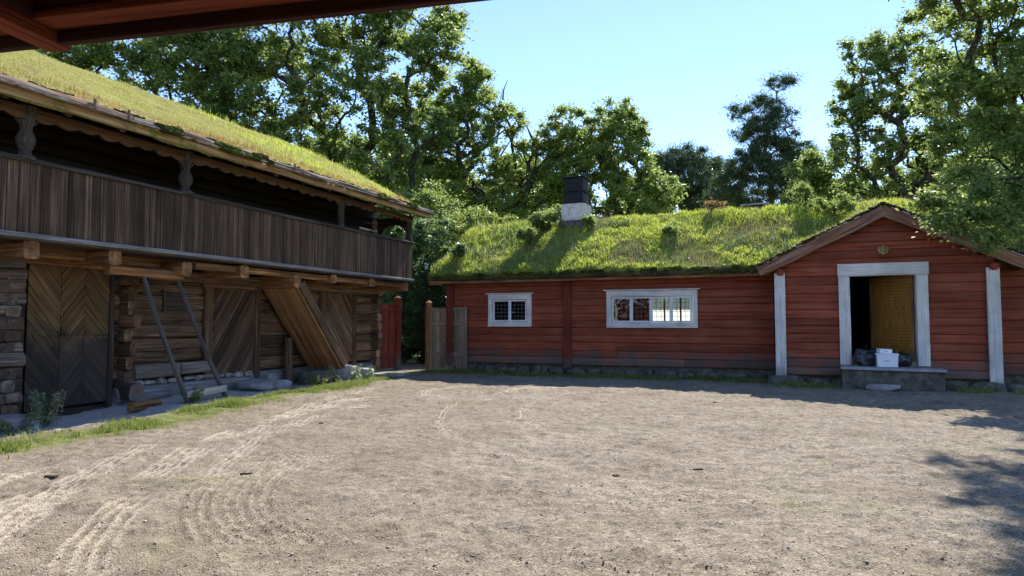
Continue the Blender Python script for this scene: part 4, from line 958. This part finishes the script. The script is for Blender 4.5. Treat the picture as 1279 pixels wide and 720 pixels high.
# ================================================================== gates
def gate_frame(name, label, p0, p1, h, mat, rails, boards, brace=True, z0=.08, postm=None):
    p0 = Vector(p0); p1 = Vector(p1); ang = math.atan2(p1.y-p0.y, p1.x-p0.x); L_ = (Vector((p1.x, p1.y, 0))-Vector((p0.x, p0.y, 0))).length
    e_ = empty(name, (p0.x, p0.y, G(p0.x, p0.y)), ang, label, 'gate')
    mb = MB(); x = .0; n = boards; bw = L_/n
    for k in range(n): mb.timber((bw*(k+.5), .0, z0), (bw*(k+.5), 0, h-.06+random.uniform(-.01, .01)), bw-.01, .03, up=(0, 1, 0), prof='log', e=9, n=12, jit=.004)
    mb.build('boards', M[mat], e_)
    mb = MB()
    for z in rails: mb = MB(); mb.timber((0, -.035, z), (L_, -.035, z), .035, .11, prof='log', e=9, n=12, jit=.004); mb.build('rail', M[mat], e_)
    return e_, L_
g1, L1 = gate_frame('gate_panel', 'narrow red board gate panel beside the storehouse corner', (-4.22, 21.95, 0), (-3.80, 22.45, 0), 2.22, 'red_gate', (.42, 2.0), 5)
mb = MB(); mb.timber((L1+.02, -.02, -.1), (L1+.02, -.02, 2.36), .19, .19, up=(0, 1, 0), prof='log', e=7, n=14, jit=.006); mb.tube([(L1+.02, -.02, 2.36), (L1+.02, -.02, 2.43)], [.12, .02], 8); mb.build('gate_post', M['red_dark'], g1)
g2, L2 = gate_frame('open_gate', 'weathered grey-brown board gate standing open against the red house', (-2.62, 22.2, 0), (-1.42, 21.35, 0), 2.05, 'old_gate', (.55, 1.52, 1.97), 8)
mb = MB(); mb.timber((.02, -.04, z0_ := .08), (.02, -.04, 2.05), .09, .05, up=(0, 1, 0), prof='box'); mb.timber((L2-.02, -.04, .08), (L2-.02, -.04, 2.05), .10, .05, up=(0, 1, 0), prof='box'); mb.build('stile', M['old_gate'], g2)
mb = MB(); c = Vector((L2*.52, -.045, .98)); [mb.prism([(-a, 0), (0, -a), (a, 0), (0, a)], (c+Vector((0, -.012*i, 0)), (1, 0, 0), (0, 0, 1)), .02) for i, a in enumerate((.26, .17))]; mb.build('diamond_panel', M['old_gate'], g2, smooth=0)
mb = MB(); mb.timber((-.12, .0, -.1), (-.12, .0, 2.2), .17, .17, up=(0, 1, 0), prof='log', e=7, n=14, jit=.006); mb.tube([(-.12, 0, 2.2), (-.12, 0, 2.27)], [.11, .02], 8); mb.build('gate_post', M['warm_beam'], g2)

# ================================================================== stones by the storehouse
rockthing('flat_stone', 'wide flat grey stone slab below the diagonal-board door', 'stone', Lw(-5.75, .72, .14), (.62, .42, .16), 12, 'slab', .25, rz=R(70))
rockthing('flat_stone', 'low pale stone lying in the grass in front of the slab', 'stone', Lw(-5.2, 1.25, .0), (.55, .18, .07), 13, 'stone', .3, rz=R(60))
rockthing('boulder', 'pointed pale boulder at the foot of the staircase', 'stone', Lw(-3.15, 1.15, .12), (.34, .3, .30), 14, 'stone')
rockthing('boulder', 'sunlit squarish boulder between the staircase foot and the corner', 'stone', Lw(-2.2, 1.0, .14), (.34, .28, .24), 15, 'stone', .5)
rockthing('flat_stone', 'flat sunlit stone near the storehouse corner', 'stone', Lw(-1.5, 1.5, .06), (.50, .28, .12), 16, 'stone', .3)
rockthing('boulder', 'round dark stone under the staircase', 'stone', Lw(-3.9, .8, .1), (.4, .35, .25), 17, 'stone_dark')
rockthing('boulder', 'small stone at the near corner of the storehouse', 'stone', Lw(-11.3, .75, -.10), (.5, .32, .18), 18, 'stone')
mb = MB(); mb.timber((0, 0, .05), (.62, .05, .06), .16, .15, jit=.03, e=3); o = mb.build('fallen_log', M['warm_beam']); o.location = Lw(-9.35, .95, -.05); o.rotation_euler = (0, 0, R(66)); tag(o, 'short rotten log lying on the gravel left of the frame foot', 'log')

# ================================================================== photographer's porch roof
A12 = R(12.6); pr = empty('porch_roof_frame', (0, 0, 0), -A12, 'red-brown timber eave with joist and beams overhead at the upper left', 'roof frame')
def toP(x, y): c, s = math.cos(A12), math.sin(A12); return (x*c-y*s, x*s+y*c)
yo = toP(-2.61, 3.47)[1]-.02
mb = MB(); mb.timber((-6, yo-.025, 3.10), (6, yo-.025, 3.10), .05, .40, prof='log', e=12, n=16, jit=.003); mb.build('outer_board', M['porch_shaded'], pr)
mb = MB(); mb.timber((-6, yo-.12, 2.985), (6, yo-.12, 2.985), .13, .05, prof='log', e=9, n=16, jit=.006, seg=60); mb.build('eave_beam', M['porch_lit'], pr)
mb = MB(); mb.timber((-6, yo-.118, 3.14), (6, yo-.118, 3.14), .13, .26, prof='log', e=9, n=16, jit=.004, seg=20); mb.build('shaded_beam_side', M['porch_shaded'], pr)  # upper part of the same beam, darkened for its shaded inner face
jx = toP(*at(70, 56, 3.4)[:2])[0]
for dx in (0, 7.2):
    mb = MB(); mb.timber((jx+dx, yo+.035, 2.93), (jx+dx, -3, 2.93), .15, .07, prof='log', e=8, n=16, jit=.006); mb.build('joist', M['porch_lit'], pr)
    mb = MB(); mb.timber((jx+dx, yo+.03, 3.03), (jx+dx, -3, 3.03), .146, .15, prof='log', e=8, n=16, jit=.004); mb.build('shaded_joist_side', M['porch_shaded'], pr)  # upper part of the same joist, darkened for its shaded side
mb = MB(); mb.prism([(-6, 0), (6, 0), (6, 1), (-6, 1)], ((0, yo+.15, 3.28), (1, 0, 0), (0, -4.4, 0.0)), .06); mb.build('ceiling_boards', M['porch_shaded'], pr, smooth=0)
mb = MB(); mb.prism([(-6, 0), (6, 0), (6, 1), (-6, 1)], ((0, yo+.30, 3.36), (1, 0, 0), (0, -4.6, 1.7)), .06); mb.build('roof_boards', M['tar_roof'], pr, smooth=0)
mb = MB(); courses(mb, -12, 8, -.2, 3.3, 12, -3.2, .2); mb.build('unseen_back_wall', M['red_dark'], pr)  # unseen wall behind the camera, added wide to darken the window reflections
for x in (-5.6, 5.6): mb = MB(); mb.timber((x, yo-.12, -.2), (x, yo-.12, 2.98), .2, .2, up=(0, 1, 0), prof='log', e=7); mb.build('post', M['porch_lit'], pr)

# ================================================================== trees
def oak(name, label, trunk_px, Y, forkz, cl, **k):
    b = at(trunk_px, 405, Y); return tree(name, label, (b.x, b.y, -.1), (b.x+k.pop('lean', .3), b.y, forkz), px_clumps(cl, Y), **k)
OAKG = 'broad trees behind the houses'
oak('oak_tree', 'tallest oak rising behind the middle of the storehouse roof', 470, 33, 6, [(330, 120, 0, 2.4), (300, 60, 1, 2.2), (390, 60, 0, 2.6), (450, 30, 0, 2.6), (520, 25, 0, 2.3), (545, 60, -1, 1.5), (500, 95, 0, 2.4), (430, 130, -1, 2.5),
    (370, 180, -1, 2.0), (470, 190, 0, 2.3), (520, 160, 1, 2.2), (400, -40, 0, 2.6), (500, -30, 0, 2.0), (330, 0, 0, 2.0), (560, 30, 0, .9), (430, 220, 0, 1.8), (500, 240, 1, 2.0)],
    nt_=630, per=86, size=.26, r0=.5, seed=2, spread=.62)
oak('oak_tree', 'oak with sky gaps behind the near end of the storehouse roof', 262, 31, 6, [(180, 110, 0, 1.5), (215, 75, 0, 1.9), (265, 70, 0, 2.0), (240, 130, 0, 1.9), (300, 140, 0, 2.0), (200, 40, 0, 1.4), (260, 20, 0, 1.8), (165, 75, 0, .8), (330, 190, 0, 1.5)],
    nt_=345, per=68, size=.25, r0=.38, seed=3, spread=.5)
oak('small_tree', 'small leafy treetop left of the sky gap above the storehouse', 95, 30, 6, [(105, 70, 0, 1.2), (125, 62, 0, .8), (80, 80, 0, 1.2)], nt_=90, per=64, size=.24, r0=.2, seed=4, leafm='oak_leaf', spread=.5)
oak('oak_tree', 'oak with dead twigs and a bent trunk between storehouse and red house', 592, 37, 5, [(600, 110, 0, 1.3), (590, 150, 0, 1.8), (630, 150, 0, 1.2), (560, 190, 0, 1.9), (610, 200, 0, 2.0), (560, 240, 0, 1.8), (640, 215, 1, 1.5), (625, 255, 0, 1.3), (590, 90, 0, .8), (570, 130, 0, 1.4), (540, 150, 1, 1.5), (530, 215, 1, 1.6)],
    nt_=495, per=75, size=.22, r0=.42, seed=5, spread=.5, leafm='oak_leaf_light')
oak('oak_tree', 'oak with a long arching limb just left of the chimney', 640, 37, 2.5, [(690, 170, 0, 1.1), (665, 185, 0, .8), (700, 215, 0, 1.4), (670, 240, 0, 1.2), (655, 265, 0, .9), (710, 250, 1, 1.3)],
    nt_=180, per=64, size=.21, r0=.24, seed=6, spread=.45, leafm='oak_leaf_light', lean=.8)
oak('oak_tree', 'spreading light green oak directly behind the chimney', 752, 37, 5, [(700, 150, 0, .9), (705, 180, 0, 1.2), (745, 160, 0, 1.5), (770, 145, 0, 1.3), (765, 185, 0, 2.0), (730, 205, 0, 1.9), (790, 215, 0, 1.8), (750, 245, 0, 2.0), (795, 255, 0, 1.8), (780, 165, 0, 1.3), (698, 235, 0, 1.2), (820, 245, 1, 1.5)],
    nt_=495, per=72, size=.22, r0=.4, seed=8, spread=.5, leafm='oak_leaf_light')
oak('pine_tree', 'pine with rounded crown right of the chimney oak', 850, 52, 8, [(835, 205, 0, 1.8, .5), (860, 195, 0, 1.8, .5), (850, 225, 0, 2.6, .5), (825, 240, 0, 1.8, .5), (880, 250, 0, 2.3, .5)],
    nt_=225, per=115, size=.30, aspect=.16, r0=.3, seed=9, leafm='needle', barkm='pine_bark', spread=.75, needle=True)
oak('pine_tree', 'lower pine between two taller crowns on the skyline', 893, 54, 8, [(885, 205, 0, 1.2, .5), (895, 225, 0, 1.8, .5), (870, 245, 0, 2.0, .5), (905, 250, 0, 1.8, .5)],
    nt_=180, per=115, size=.30, aspect=.16, r0=.28, seed=10, leafm='needle', barkm='pine_bark', spread=.75, needle=True)
oak('pine_tree', 'tall dark pine standing alone against the sky', 962, 45, 12, [(972, 105, 0, 1.0, .6), (960, 130, 0, 1.2, .6), (925, 142, 0, 1.0, .4), (978, 150, 0, 1.3, .5), (945, 165, 0, 1.6, .5), (965, 190, 0, 1.9, .5), (930, 205, 0, 1.6, .5), (1000, 185, 0, 1.1, .5), (985, 215, 0, 1.8, .5), (915, 225, 0, 1.5, .5), (955, 215, 0, 2.0, .5), (962, 150, 0, 1.4, .6), (968, 175, 0, 1.7, .5), (950, 240, 0, 2.3, .5), (1000, 240, 0, 1.6, .5), (900, 250, 0, 1.5, .5)],
    nt_=495, per=108, size=.26, aspect=.16, r0=.32, seed=11, leafm='needle', barkm='pine_bark', spread=.62, needle=True)
oak('oak_tree', 'bushy tree low between the tall pine and the right oak', 1020, 38, 3, [(1010, 215, 0, 1.3), (1025, 245, 0, 1.6), (1000, 255, 0, 1.3), (1045, 262, 0, 1.2), (1030, 205, 0, .9)],
    nt_=165, per=79, size=.22, r0=.25, seed=12, spread=.5)
oak('oak_tree', 'wide oak with see-through crown above the porch gable', 1128, 34, 5, [(1085, 70, 0, 1.3), (1060, 100, 0, 1.1), (1110, 60, 0, 1.2), (1140, 90, 0, 1.7), (1070, 140, 0, 1.4), (1100, 130, 0, 1.7), (1055, 185, 0, 1.1), (1090, 190, 0, 1.7), (1140, 160, 0, 1.9), (1130, 215, 0, 1.7), (1180, 120, 0, 1.7), (1180, 190, 0, 1.9), (1060, 225, 0, 1.0), (1100, 235, 0, 1.1), (1215, 90, 0, 1.6), (1220, 220, 0, 1.8)],
    nt_=570, per=61, size=.22, r0=.45, seed=13, spread=.46)
# near oak whose limbs overhang porch and yard
nb = Vector((14.4, 17.2, 0))
nc = [(1215, 55, 17.2, 1.5), (1250, 120, 16, 1.5), (1275, 190, 15.5, 1.4), (1235, 15, 16, 1.2), (1180, 14, 15.5, .75), (1160, 8, 15.5, .5), (1255, 265, 14.2, .85), (1180, 262, 14.2, .65), (1215, 235, 14.5, .8), (1225, 165, 16.5, 1.2), (1215, 292, 13.9, .45), (1262, 305, 13.9, .4),
      (1190, 110, 17.5, 1.1), (1240, 70, 17, 1.5), (1270, 150, 17, 1.6), (1260, 230, 16, 1.3), (1200, 180, 17.5, 1.0), (1230, 270, 14.5, .8), (1330, 100, 16, 2.2), (1340, 240, 15, 1.7), (1400, 0, 16, 3), (1290, -80, 15, 2.2), (1150, -80, 14.3, 1.0), (1195, -70, 15.2, 1.3), (1150, -160, 12.6, 1.2), (1210, -150, 13.2, 1.5), (1380, -150, 14, 2.5), (1170, 30, 17.6, .8), (1260, -190, 12.0, 1.3), (1150,-230,11.4,1.0)]
tree('oak_tree', 'nearest oak with leafy boughs hanging over the right side of the porch roof', tuple(nb), (nb.x-.3, nb.y-.2, 4.2), [(*at(a, b, c), r_, .75) for a, b, c, r_ in nc]+[(8.6, 15.3, 9.6, .8, .6), (9.2, 15.8, 9.9, 1.0, .6), (9.1, 14.8, 9.6, 1.0, .6), (8.2, 14.2, 9.6, .7, .6), (9.6, 14.5, 9.8, 1.0, .6), (7.5, 13.1, 9.6, .65, .6), (7.9, 12.7, 9.7, .8, .6), (8.5, 13.2, 9.8, 1.0, .6), (7.1, 12.4, 9.5, .5, .6), (8.3, 13.7, 9.7, .8, .6)],
     nt_=980, per=82, size=.135, r0=.24, seed=14, spread=.36, aspect=.6, leafm='oak_leaf')
tree('young_tree', 'young tree with yellowing leaves behind the right end of the porch roof', (14.2, 19.2, 0), (14.1, 19, 3.5), [(*at(a, b, c), r_, .7) for a, b, c, r_ in ((1245, 285, 18, .5), (1270, 300, 18, .6), (1215, 305, 18, .35), (1290, 280, 18, .8))],
     nt_=75, per=43, size=.14, r0=.1, seed=15, spread=.3, leafm='yellow_leaf')
# distant individual trees
far0 = oak('broad_tree', 'distant green tree seen in the gap above the left end of the red roof', 660, 58, 6, [(640, 250, 0, 3.0), (680, 240, 0, 3), (660, 215, 0, 2.5), (640, 280, 0, 3), (690, 275, 0, 3)], nt_=180, per=79, size=.42, r0=.35, seed=16, spread=.95, group=OAKG)
FARG = 'distant background trees'; far0['group'] = FARG
for i, (px, Y, sc, lab) in enumerate(((565, 62, 1.1, 'distant tree behind the big bush by the gate'), (800, 60, 1.0, 'distant tree filling below the rounded pine'), (905, 64, 1.0, 'distant tree behind the lower pine'), (1060, 58, .95, 'distant tree behind the low bushy tree above the roof ridge'),
     (1150, 56, 1.0, 'distant tree behind the see-through oak above the gable'), (1250, 50, 1.1, 'distant tree at the right edge behind the overhanging oak'), (400, 60, 1.25, 'distant tree behind the tallest oak'), (490, 55, 1.15, 'distant tree behind the far end of the storehouse roof'))):
    c = copy_tree(far0); q = at(px, 405, Y); c.location = (q.x, q.y, 0); c.rotation_euler = (0, 0, i*1.3); c.scale = (sc, sc, sc*.92); c['label'] = lab
# bushes beyond the gate
def bush(name, label, cx, cy, cl, seed, leafm='bush_leaf', nt_=165, per=93, size=.13, r0=.09, spread=.32, cat='bush', aspect=.5, group=None):
    return tree(name, label, (cx, cy, 0), (cx, cy, .6), cl, nt_=nt_, per=per, size=size, r0=r0, seed=seed, spread=spread, leafm=leafm, cat=cat, aspect=aspect, parts=('stems', 'foliage'), group=group)
bush('leafy_bush', 'tall pale-leaved bush behind the gateway', -3.2, 26.2, px_clumps([(520, 300, 0, 1.0), (545, 330, 0, 1.1), (515, 350, 0, 1.1), (540, 290, 0, .8), (530, 400, 0, 1.2), (505, 405, 0, 1.0), (552, 385, 0, 1.0), (520, 435, 0, .8), (490, 330, 1, 1.0), (555, 425, 0, .8), (500, 440, 0, .7), (485, 375, 1, 1), (540, 365, 0, 1.0), (552, 350, .5, .9), (530, 425, 0, .9), (545, 405, .5, 1)], 26), 21, nt_=460, per=170)
bush('leafy_bush', 'dark bush farther back left of the gateway bush', -6.2, 29.5, px_clumps([(470, 330, 0, 1.5), (500, 280, 0, 1.5), (460, 280, 0, 1.5), (535, 260, 0, 1.4), (500, 380, 0, 1.5), (560, 290, 0, 1.2)], 29.5), 22, leafm='oak_leaf', nt_=225, per=93, size=.18, spread=.45)
bush('leafy_bush', 'light green shrub peeping over the left end of the red roof', -.6, 27.8, px_clumps([(575, 285, 0, .9), (600, 275, 0, .7), (560, 310, 0, .8), (625, 280, 0, .6)], 27.8), 23, leafm='oak_leaf_light', nt_=120, per=79)
bush('leafy_bush', 'dense green bush behind the gateway bush close to the house corner', -2.6, 31, px_clumps([(545, 380, 0, 1.4), (520, 380, 0, 1.4), (560, 350, 0, 1.4), (500, 420, 0, 1.2), (550, 425, 0, 1.2), (525, 330, 0, 1.4), (575, 330, 0, 1.4), (470, 400, 1, 1.4)], 31), 24, leafm='oak_leaf', nt_=220, per=260, size=.2, spread=.5)
# plants growing on the red roof
def roofplant(label, x, y, h, r_, leafm, seed, n=26, per=70, size=.09):
    p = on_house(x, y, float(roofz(np.array([x]), np.array([y]))[0])); cl = [(p.x+random.uniform(-r_, r_), p.y+random.uniform(-r_, r_), p.z+h*random.uniform(.35, .9), r_*.6) for _ in range(5)]
    return tree('roof_shrub', label, tuple(p), (p.x, p.y, p.z+h*.3), cl, nt_=n, per=per, size=size, r0=.03, seed=seed, spread=.16, leafm=leafm, cat='shrub', aspect=.4, parts=('stems', 'foliage'), group='shrubs growing on the turf roof')
roofplant('dark shrub growing on the turf roof left of the chimney foot', 2.75, 1.8, .65, .4, 'oak_leaf', 31, 70, 90)
roofplant('small dark shrub lower down the slope left of the chimney', 2.35, 1.0, .5, .3, 'oak_leaf', 32, 36)
roofplant('light leafy shoot right in front of the chimney base', 4.05, 1.95, .45, .12, 'oak_leaf_light', 33, 24)
roofplant('dark green tuft alone on the middle of the turf slope', 6.9, 1.3, .22, .2, 'oak_leaf', 34, 20)
roofplant('reddish dry sapling on the ridge beneath the tall pine', 7.9, 2.7, .4, .2, 'reddish_leaf', 35, 10, 20)
roofplant('green seedling bush on the roof just left of the gable peak', 11.3, 1.9, .7, .4, 'oak_leaf_light', 36, 40)
roofplant('green shrub on the ridge between flue and gable peak', 10.5, 2.7, .6, .4, 'oak_leaf_light', 37, 34)
roofplant('pale shrub on the ridge left of the chimney', 2.6, 2.7, .9, .3, 'oak_leaf_light', 38, 34)
roofplant('leafy weeds at the left corner of the turf roof', .1, .2, .45, .3, 'bush_leaf', 39, 40)
# weeds by the storehouse
def weed(label, p, h, seed, n=5, sp=.18, leafm='weed_leaf'):
    rs = np.random.default_rng(seed); e_ = empty('tall_weed', tuple(p), 0, label, 'weed', 'weeds along the storehouse'); mb = MB(); LP = []
    for k in range(n):
        a = rs.uniform(0, 6.28); q0 = Vector((math.cos(a)*sp*.3, math.sin(a)*sp*.3, 0)); hh = h*rs.uniform(.55, 1); q1 = q0+Vector((math.cos(a)*sp, math.sin(a)*sp, hh))
        pts = [q0+(q1-q0)*t+Vector((0, 0, .03*math.sin(t*3))) for t in np.linspace(0, 1, 6)]; mb.tube(pts, [.008*(1.2-t) for t in np.linspace(0, 1, 6)], 5)
        for t in np.linspace(.15, 1, 26):
            c = q0+(q1-q0)*t
            for _ in range(3): b = rs.uniform(0, 6.28); rr_ = .05*(1.3-t)+.02; LP.append((c.x+math.cos(b)*rr_, c.y+math.sin(b)*rr_, c.z+rs.uniform(-.01, .02)))
    mb.build('stems', M['weed_leaf'], e_); V, Fq = leaves(np.array(LP), .065, rs, aspect=.42); npmesh('foliage', V, Fq, M[leafm], e_)
wp = Lw(-11.0, 1.25); weed('tall pale-leaved weed in front of the big double door', (wp.x, wp.y, G(wp.x, wp.y)-.01), .62, 1, 6, .2)
wp = Lw(-11.55, 1.35); weed('ragged weed at the near log corner', (wp.x, wp.y, G(wp.x, wp.y)-.01), .4, 2, 6, .25)
wp = Lw(-4.05, 1.75); weed('pale mullein-like weeds in front of the staircase foot', (wp.x, wp.y, 0), .5, 3, 6, .28)
wp = Lw(-3.3, 1.7); weed('pale mullein-like weed touching the pointed boulder', (wp.x, wp.y, 0), .45, 4, 5, .22)
wp = Lw(-4.9, 1.55); weed('low leafy weed right of the flat slab', (wp.x, wp.y, 0), .3, 5, 5, .2, 'yard_grass')
wp = Lw(-8.3, 1.35); weed('green weed around the left foot of the frame', (wp.x, wp.y, 0), .28, 6, 5, .18, 'yard_grass')
# grass beside the storehouse and along the red house
def yardgrass():
    rs = np.random.default_rng(5); n = 52000; s = rs.uniform(-14, -1.0, n); t01 = sstep(-7, -11.5, s)
    cen = 2.35+.65*t01-.7*sstep(-5.5, -2.5, s)-.0; wdt = .45+.28*t01
    d = cen+rs.normal(0, .5, n)*wdt*.95; P = np.stack([OLx+s*vL[0]+d*nL[0], OLy+s*vL[1]+d*nL[1]], 1)
    c = fbm(P[:, 0]*1.6, P[:, 1]*1.6, 0, 55, 3); k = rs.uniform(.36, .66, n) < c+.02; P = P[k]; c = c[k]
    z = gh(P[:, 0], P[:, 1])-.005; H = rs.uniform(.02, .10, len(P))*(.4+1.6*np.clip(c-.3, 0, 1)*1.6); W = rs.uniform(.006, .014, len(P))
    V, Fq = blades(np.column_stack([P, z]), H, W, .5, rs); o = npmesh('grass_strip', V, Fq, M['yard_grass']); tag(o, 'strip of short grass between the gravel yard and the storehouse', 'grass', None, 'stuff')
    n = 26000; u = rs.uniform(-.6, 14.9, n); q = rs.uniform(0, 1, n)**1.6*.85+.02; q = q+np.where(u > 9.7, .75, 0); k = (fbm(u*1.3, q*2, 0, 77, 3) > .42) & ~((u > 11.1) & (u < 13.5)); u, q = u[k], q[k]
    X = ORx+u*uR[0]+q*nR[0]; Y = ORy+u*uR[1]+q*nR[1]; V, Fq = blades(np.column_stack([X, Y, gh(X, Y)-.005]), rs.uniform(.02, .14, len(X)), rs.uniform(.008, .018, len(X)), .5, rs)
    o = npmesh('grass_strip', V, Fq, M['yard_grass']); tag(o, 'tufts of grass along the foot of the red house wall', 'grass', None, 'stuff')
    n = 9000; X = rs.uniform(-7, 7, n); Y = rs.uniform(3.5, 19, n); k = (fbm(X*.55, Y*.55, 0, 91, 4) > .58) & (toL(X, Y)[1] > 2.2) & (toR(X, Y)[1] > 1); X, Y = X[k], Y[k]
    V, Fq = blades(np.column_stack([X, Y, gh(X, Y)]), rs.uniform(.01, .03, len(X)), rs.uniform(.004, .008, len(X)), .9, rs)
    o = npmesh('yard_grass_tufts', V, Fq, M['yard_grass']); tag(o, 'sparse tiny grass blades scattered over the gravel yard', 'grass', None, 'stuff')
yardgrass()
def gravel():
    rs = np.random.default_rng(9); n = 42000; Y = 3.2+rs.uniform(0, 1, n)**1.7*14; X = rs.uniform(-.85, .85, n)*Y; k = (toL(X, Y)[1] > .4) & (toR(X, Y)[1] > .6); X, Y = X[k], Y[k]; n = len(X)
    Z = gh(X, Y)+gdetail(X, Y)[0]; sz = np.exp(rs.normal(-5.45, .40, n)); sz = np.clip(sz, .0025, .014)
    oc = np.array([(1, 0, 0), (0, 1, 0), (-1, 0, 0), (0, -1, 0), (0, 0, .7), (0, 0, -.7)], float)
    a = rs.uniform(0, 6.28, n); c, s = np.cos(a), np.sin(a); S = np.stack([sz*rs.uniform(.7, 1.5, n), sz*rs.uniform(.6, 1.2, n), sz*rs.uniform(.5, 1, n)], 1)
    Q = oc[None]*S[:, None, :]*rs.uniform(.75, 1.25, (n, 6, 1)); V = np.stack([Q[..., 0]*c[:, None]-Q[..., 1]*s[:, None]+X[:, None], Q[..., 0]*s[:, None]+Q[..., 1]*c[:, None]+Y[:, None], Q[..., 2]+Z[:, None]+sz[:, None]*.25], -1).reshape(-1, 3)
    f = np.array([(0, 1, 4), (1, 2, 4), (2, 3, 4), (3, 0, 4), (1, 0, 5), (2, 1, 5), (3, 2, 5), (0, 3, 5)]); Fc = (f[None]+(np.arange(n)*6)[:, None, None]).reshape(-1, 3)
    t = NT('pebbles'); col = t.ramp(t.isl(), [(0, (.20, .16, .11)), (.3, (.32, .27, .20)), (.8, (.46, .40, .33)), (1, (.6, .56, .5))]); t.l(col, t.b.inputs['Base Color']); t.b.inputs['Roughness'].default_value = .9
    o = npmesh('gravel', V, Fc, t.m); tag(o, 'loose small pebbles scattered over the yard', 'gravel', None, 'stuff')
gravel()
# small debris in the yard
def debris(label, x, y, L_, w_, sd, mat='lath', cat='bark piece', name='bark_piece'):
    q = at(x, y, 10); r_ = q-Vector((0, 0, CAMH)); t = -CAMH/r_.z; X, Y = r_.x*t, r_.y*t; mb = MB(); mb.timber((-L_/2, 0, .012), (L_/2, .01, .014), w_, .022, jit=.012, seg=5, e=2.5); o = mb.build(name, M[mat]); o.location = (X, Y, G(X, Y)); o.rotation_euler = (0, 0, sd); tag(o, label, cat)
debris('dark piece of bark on the sand near the left edge of the yard', 64, 597, .12, .05, -.3)
debris('dark twig on the sand in the middle left of the yard', 307, 594, .11, .014, .1, name='twig', cat='twig')
debris('small dark wood chip near the lower left tyre tracks', 245, 603, .06, .03, .5, name='wood_chip', cat='wood chip')
debris('small dark chip in the far middle of the yard', 401, 530, .06, .05, .2, name='wood_chip', cat='wood chip')
debris('dark crumb before the porch on the sunlit gravel', 893, 502, .07, .05, .2, name='wood_chip', cat='wood chip')
debris('brown leaf lying right of the yard middle', 769, 595, .05, .05, .2, name='fallen_leaf', cat='leaf')
debris('dark twig fragment in the right middle of the yard', 872, 589, .10, .02, 0, name='twig', cat='twig')
# dead twigs of the bent oak and one dead snag
mb = MB(); c0 = at(622, 185, 37)
for (a, b) in (((622, 150), (628, 112)), ((628, 125), (634, 100)), ((626, 140), (641, 128)), ((615, 175), (645, 158)), ((640, 160), (646, 150)), ((630, 170), (648, 172)), ((625, 195), (642, 168)), ((620, 180), (622, 150))):
    p0 = at(a[0], a[1], 37)-c0; p1 = at(b[0], b[1], 37)-c0; mb.tube([p0, (p0+p1)/2+Vector((random.uniform(-.1, .1), 0, random.uniform(-.1, .1))), p1], [.05, .035, .012], 5)
o = mb.build('dead_branch', M['lath']); o.location = c0
bt_ = [q for q in SC.objects if q.get('label', '').startswith('oak with dead twigs')][0]; o.parent = bt_; o.location = c0-Vector(bt_.location)
# arching limb
mb = MB(); pts = [at(*q) for q in ((628, 275, 37), (640, 262, 37), (658, 240, 37), (668, 215, 37), (670, 190, 37), (664, 172, 37), (658, 158, 37))]; bt_ = [q for q in SC.objects if q.get('label', '').startswith('oak with a long arching')][0]
mb.tube([p-Vector(bt_.location) for p in pts], [.22, .2, .17, .14, .11, .07, .03], 8); mb.tube([pts[3]-Vector(bt_.location), at(690, 190, 37)-Vector(bt_.location), at(712, 178, 37)-Vector(bt_.location)], [.1, .07, .03], 7); mb.build('arching_limb', M['bark'], bt_)

for o in SC.objects:
    if o.name.split('.')[0] in ('eave_moss', 'soil_crumbs', 'bark_strip', 'verge_moss', 'moss_clump', 'nail_heads'): o['kind'] = 'stuff'
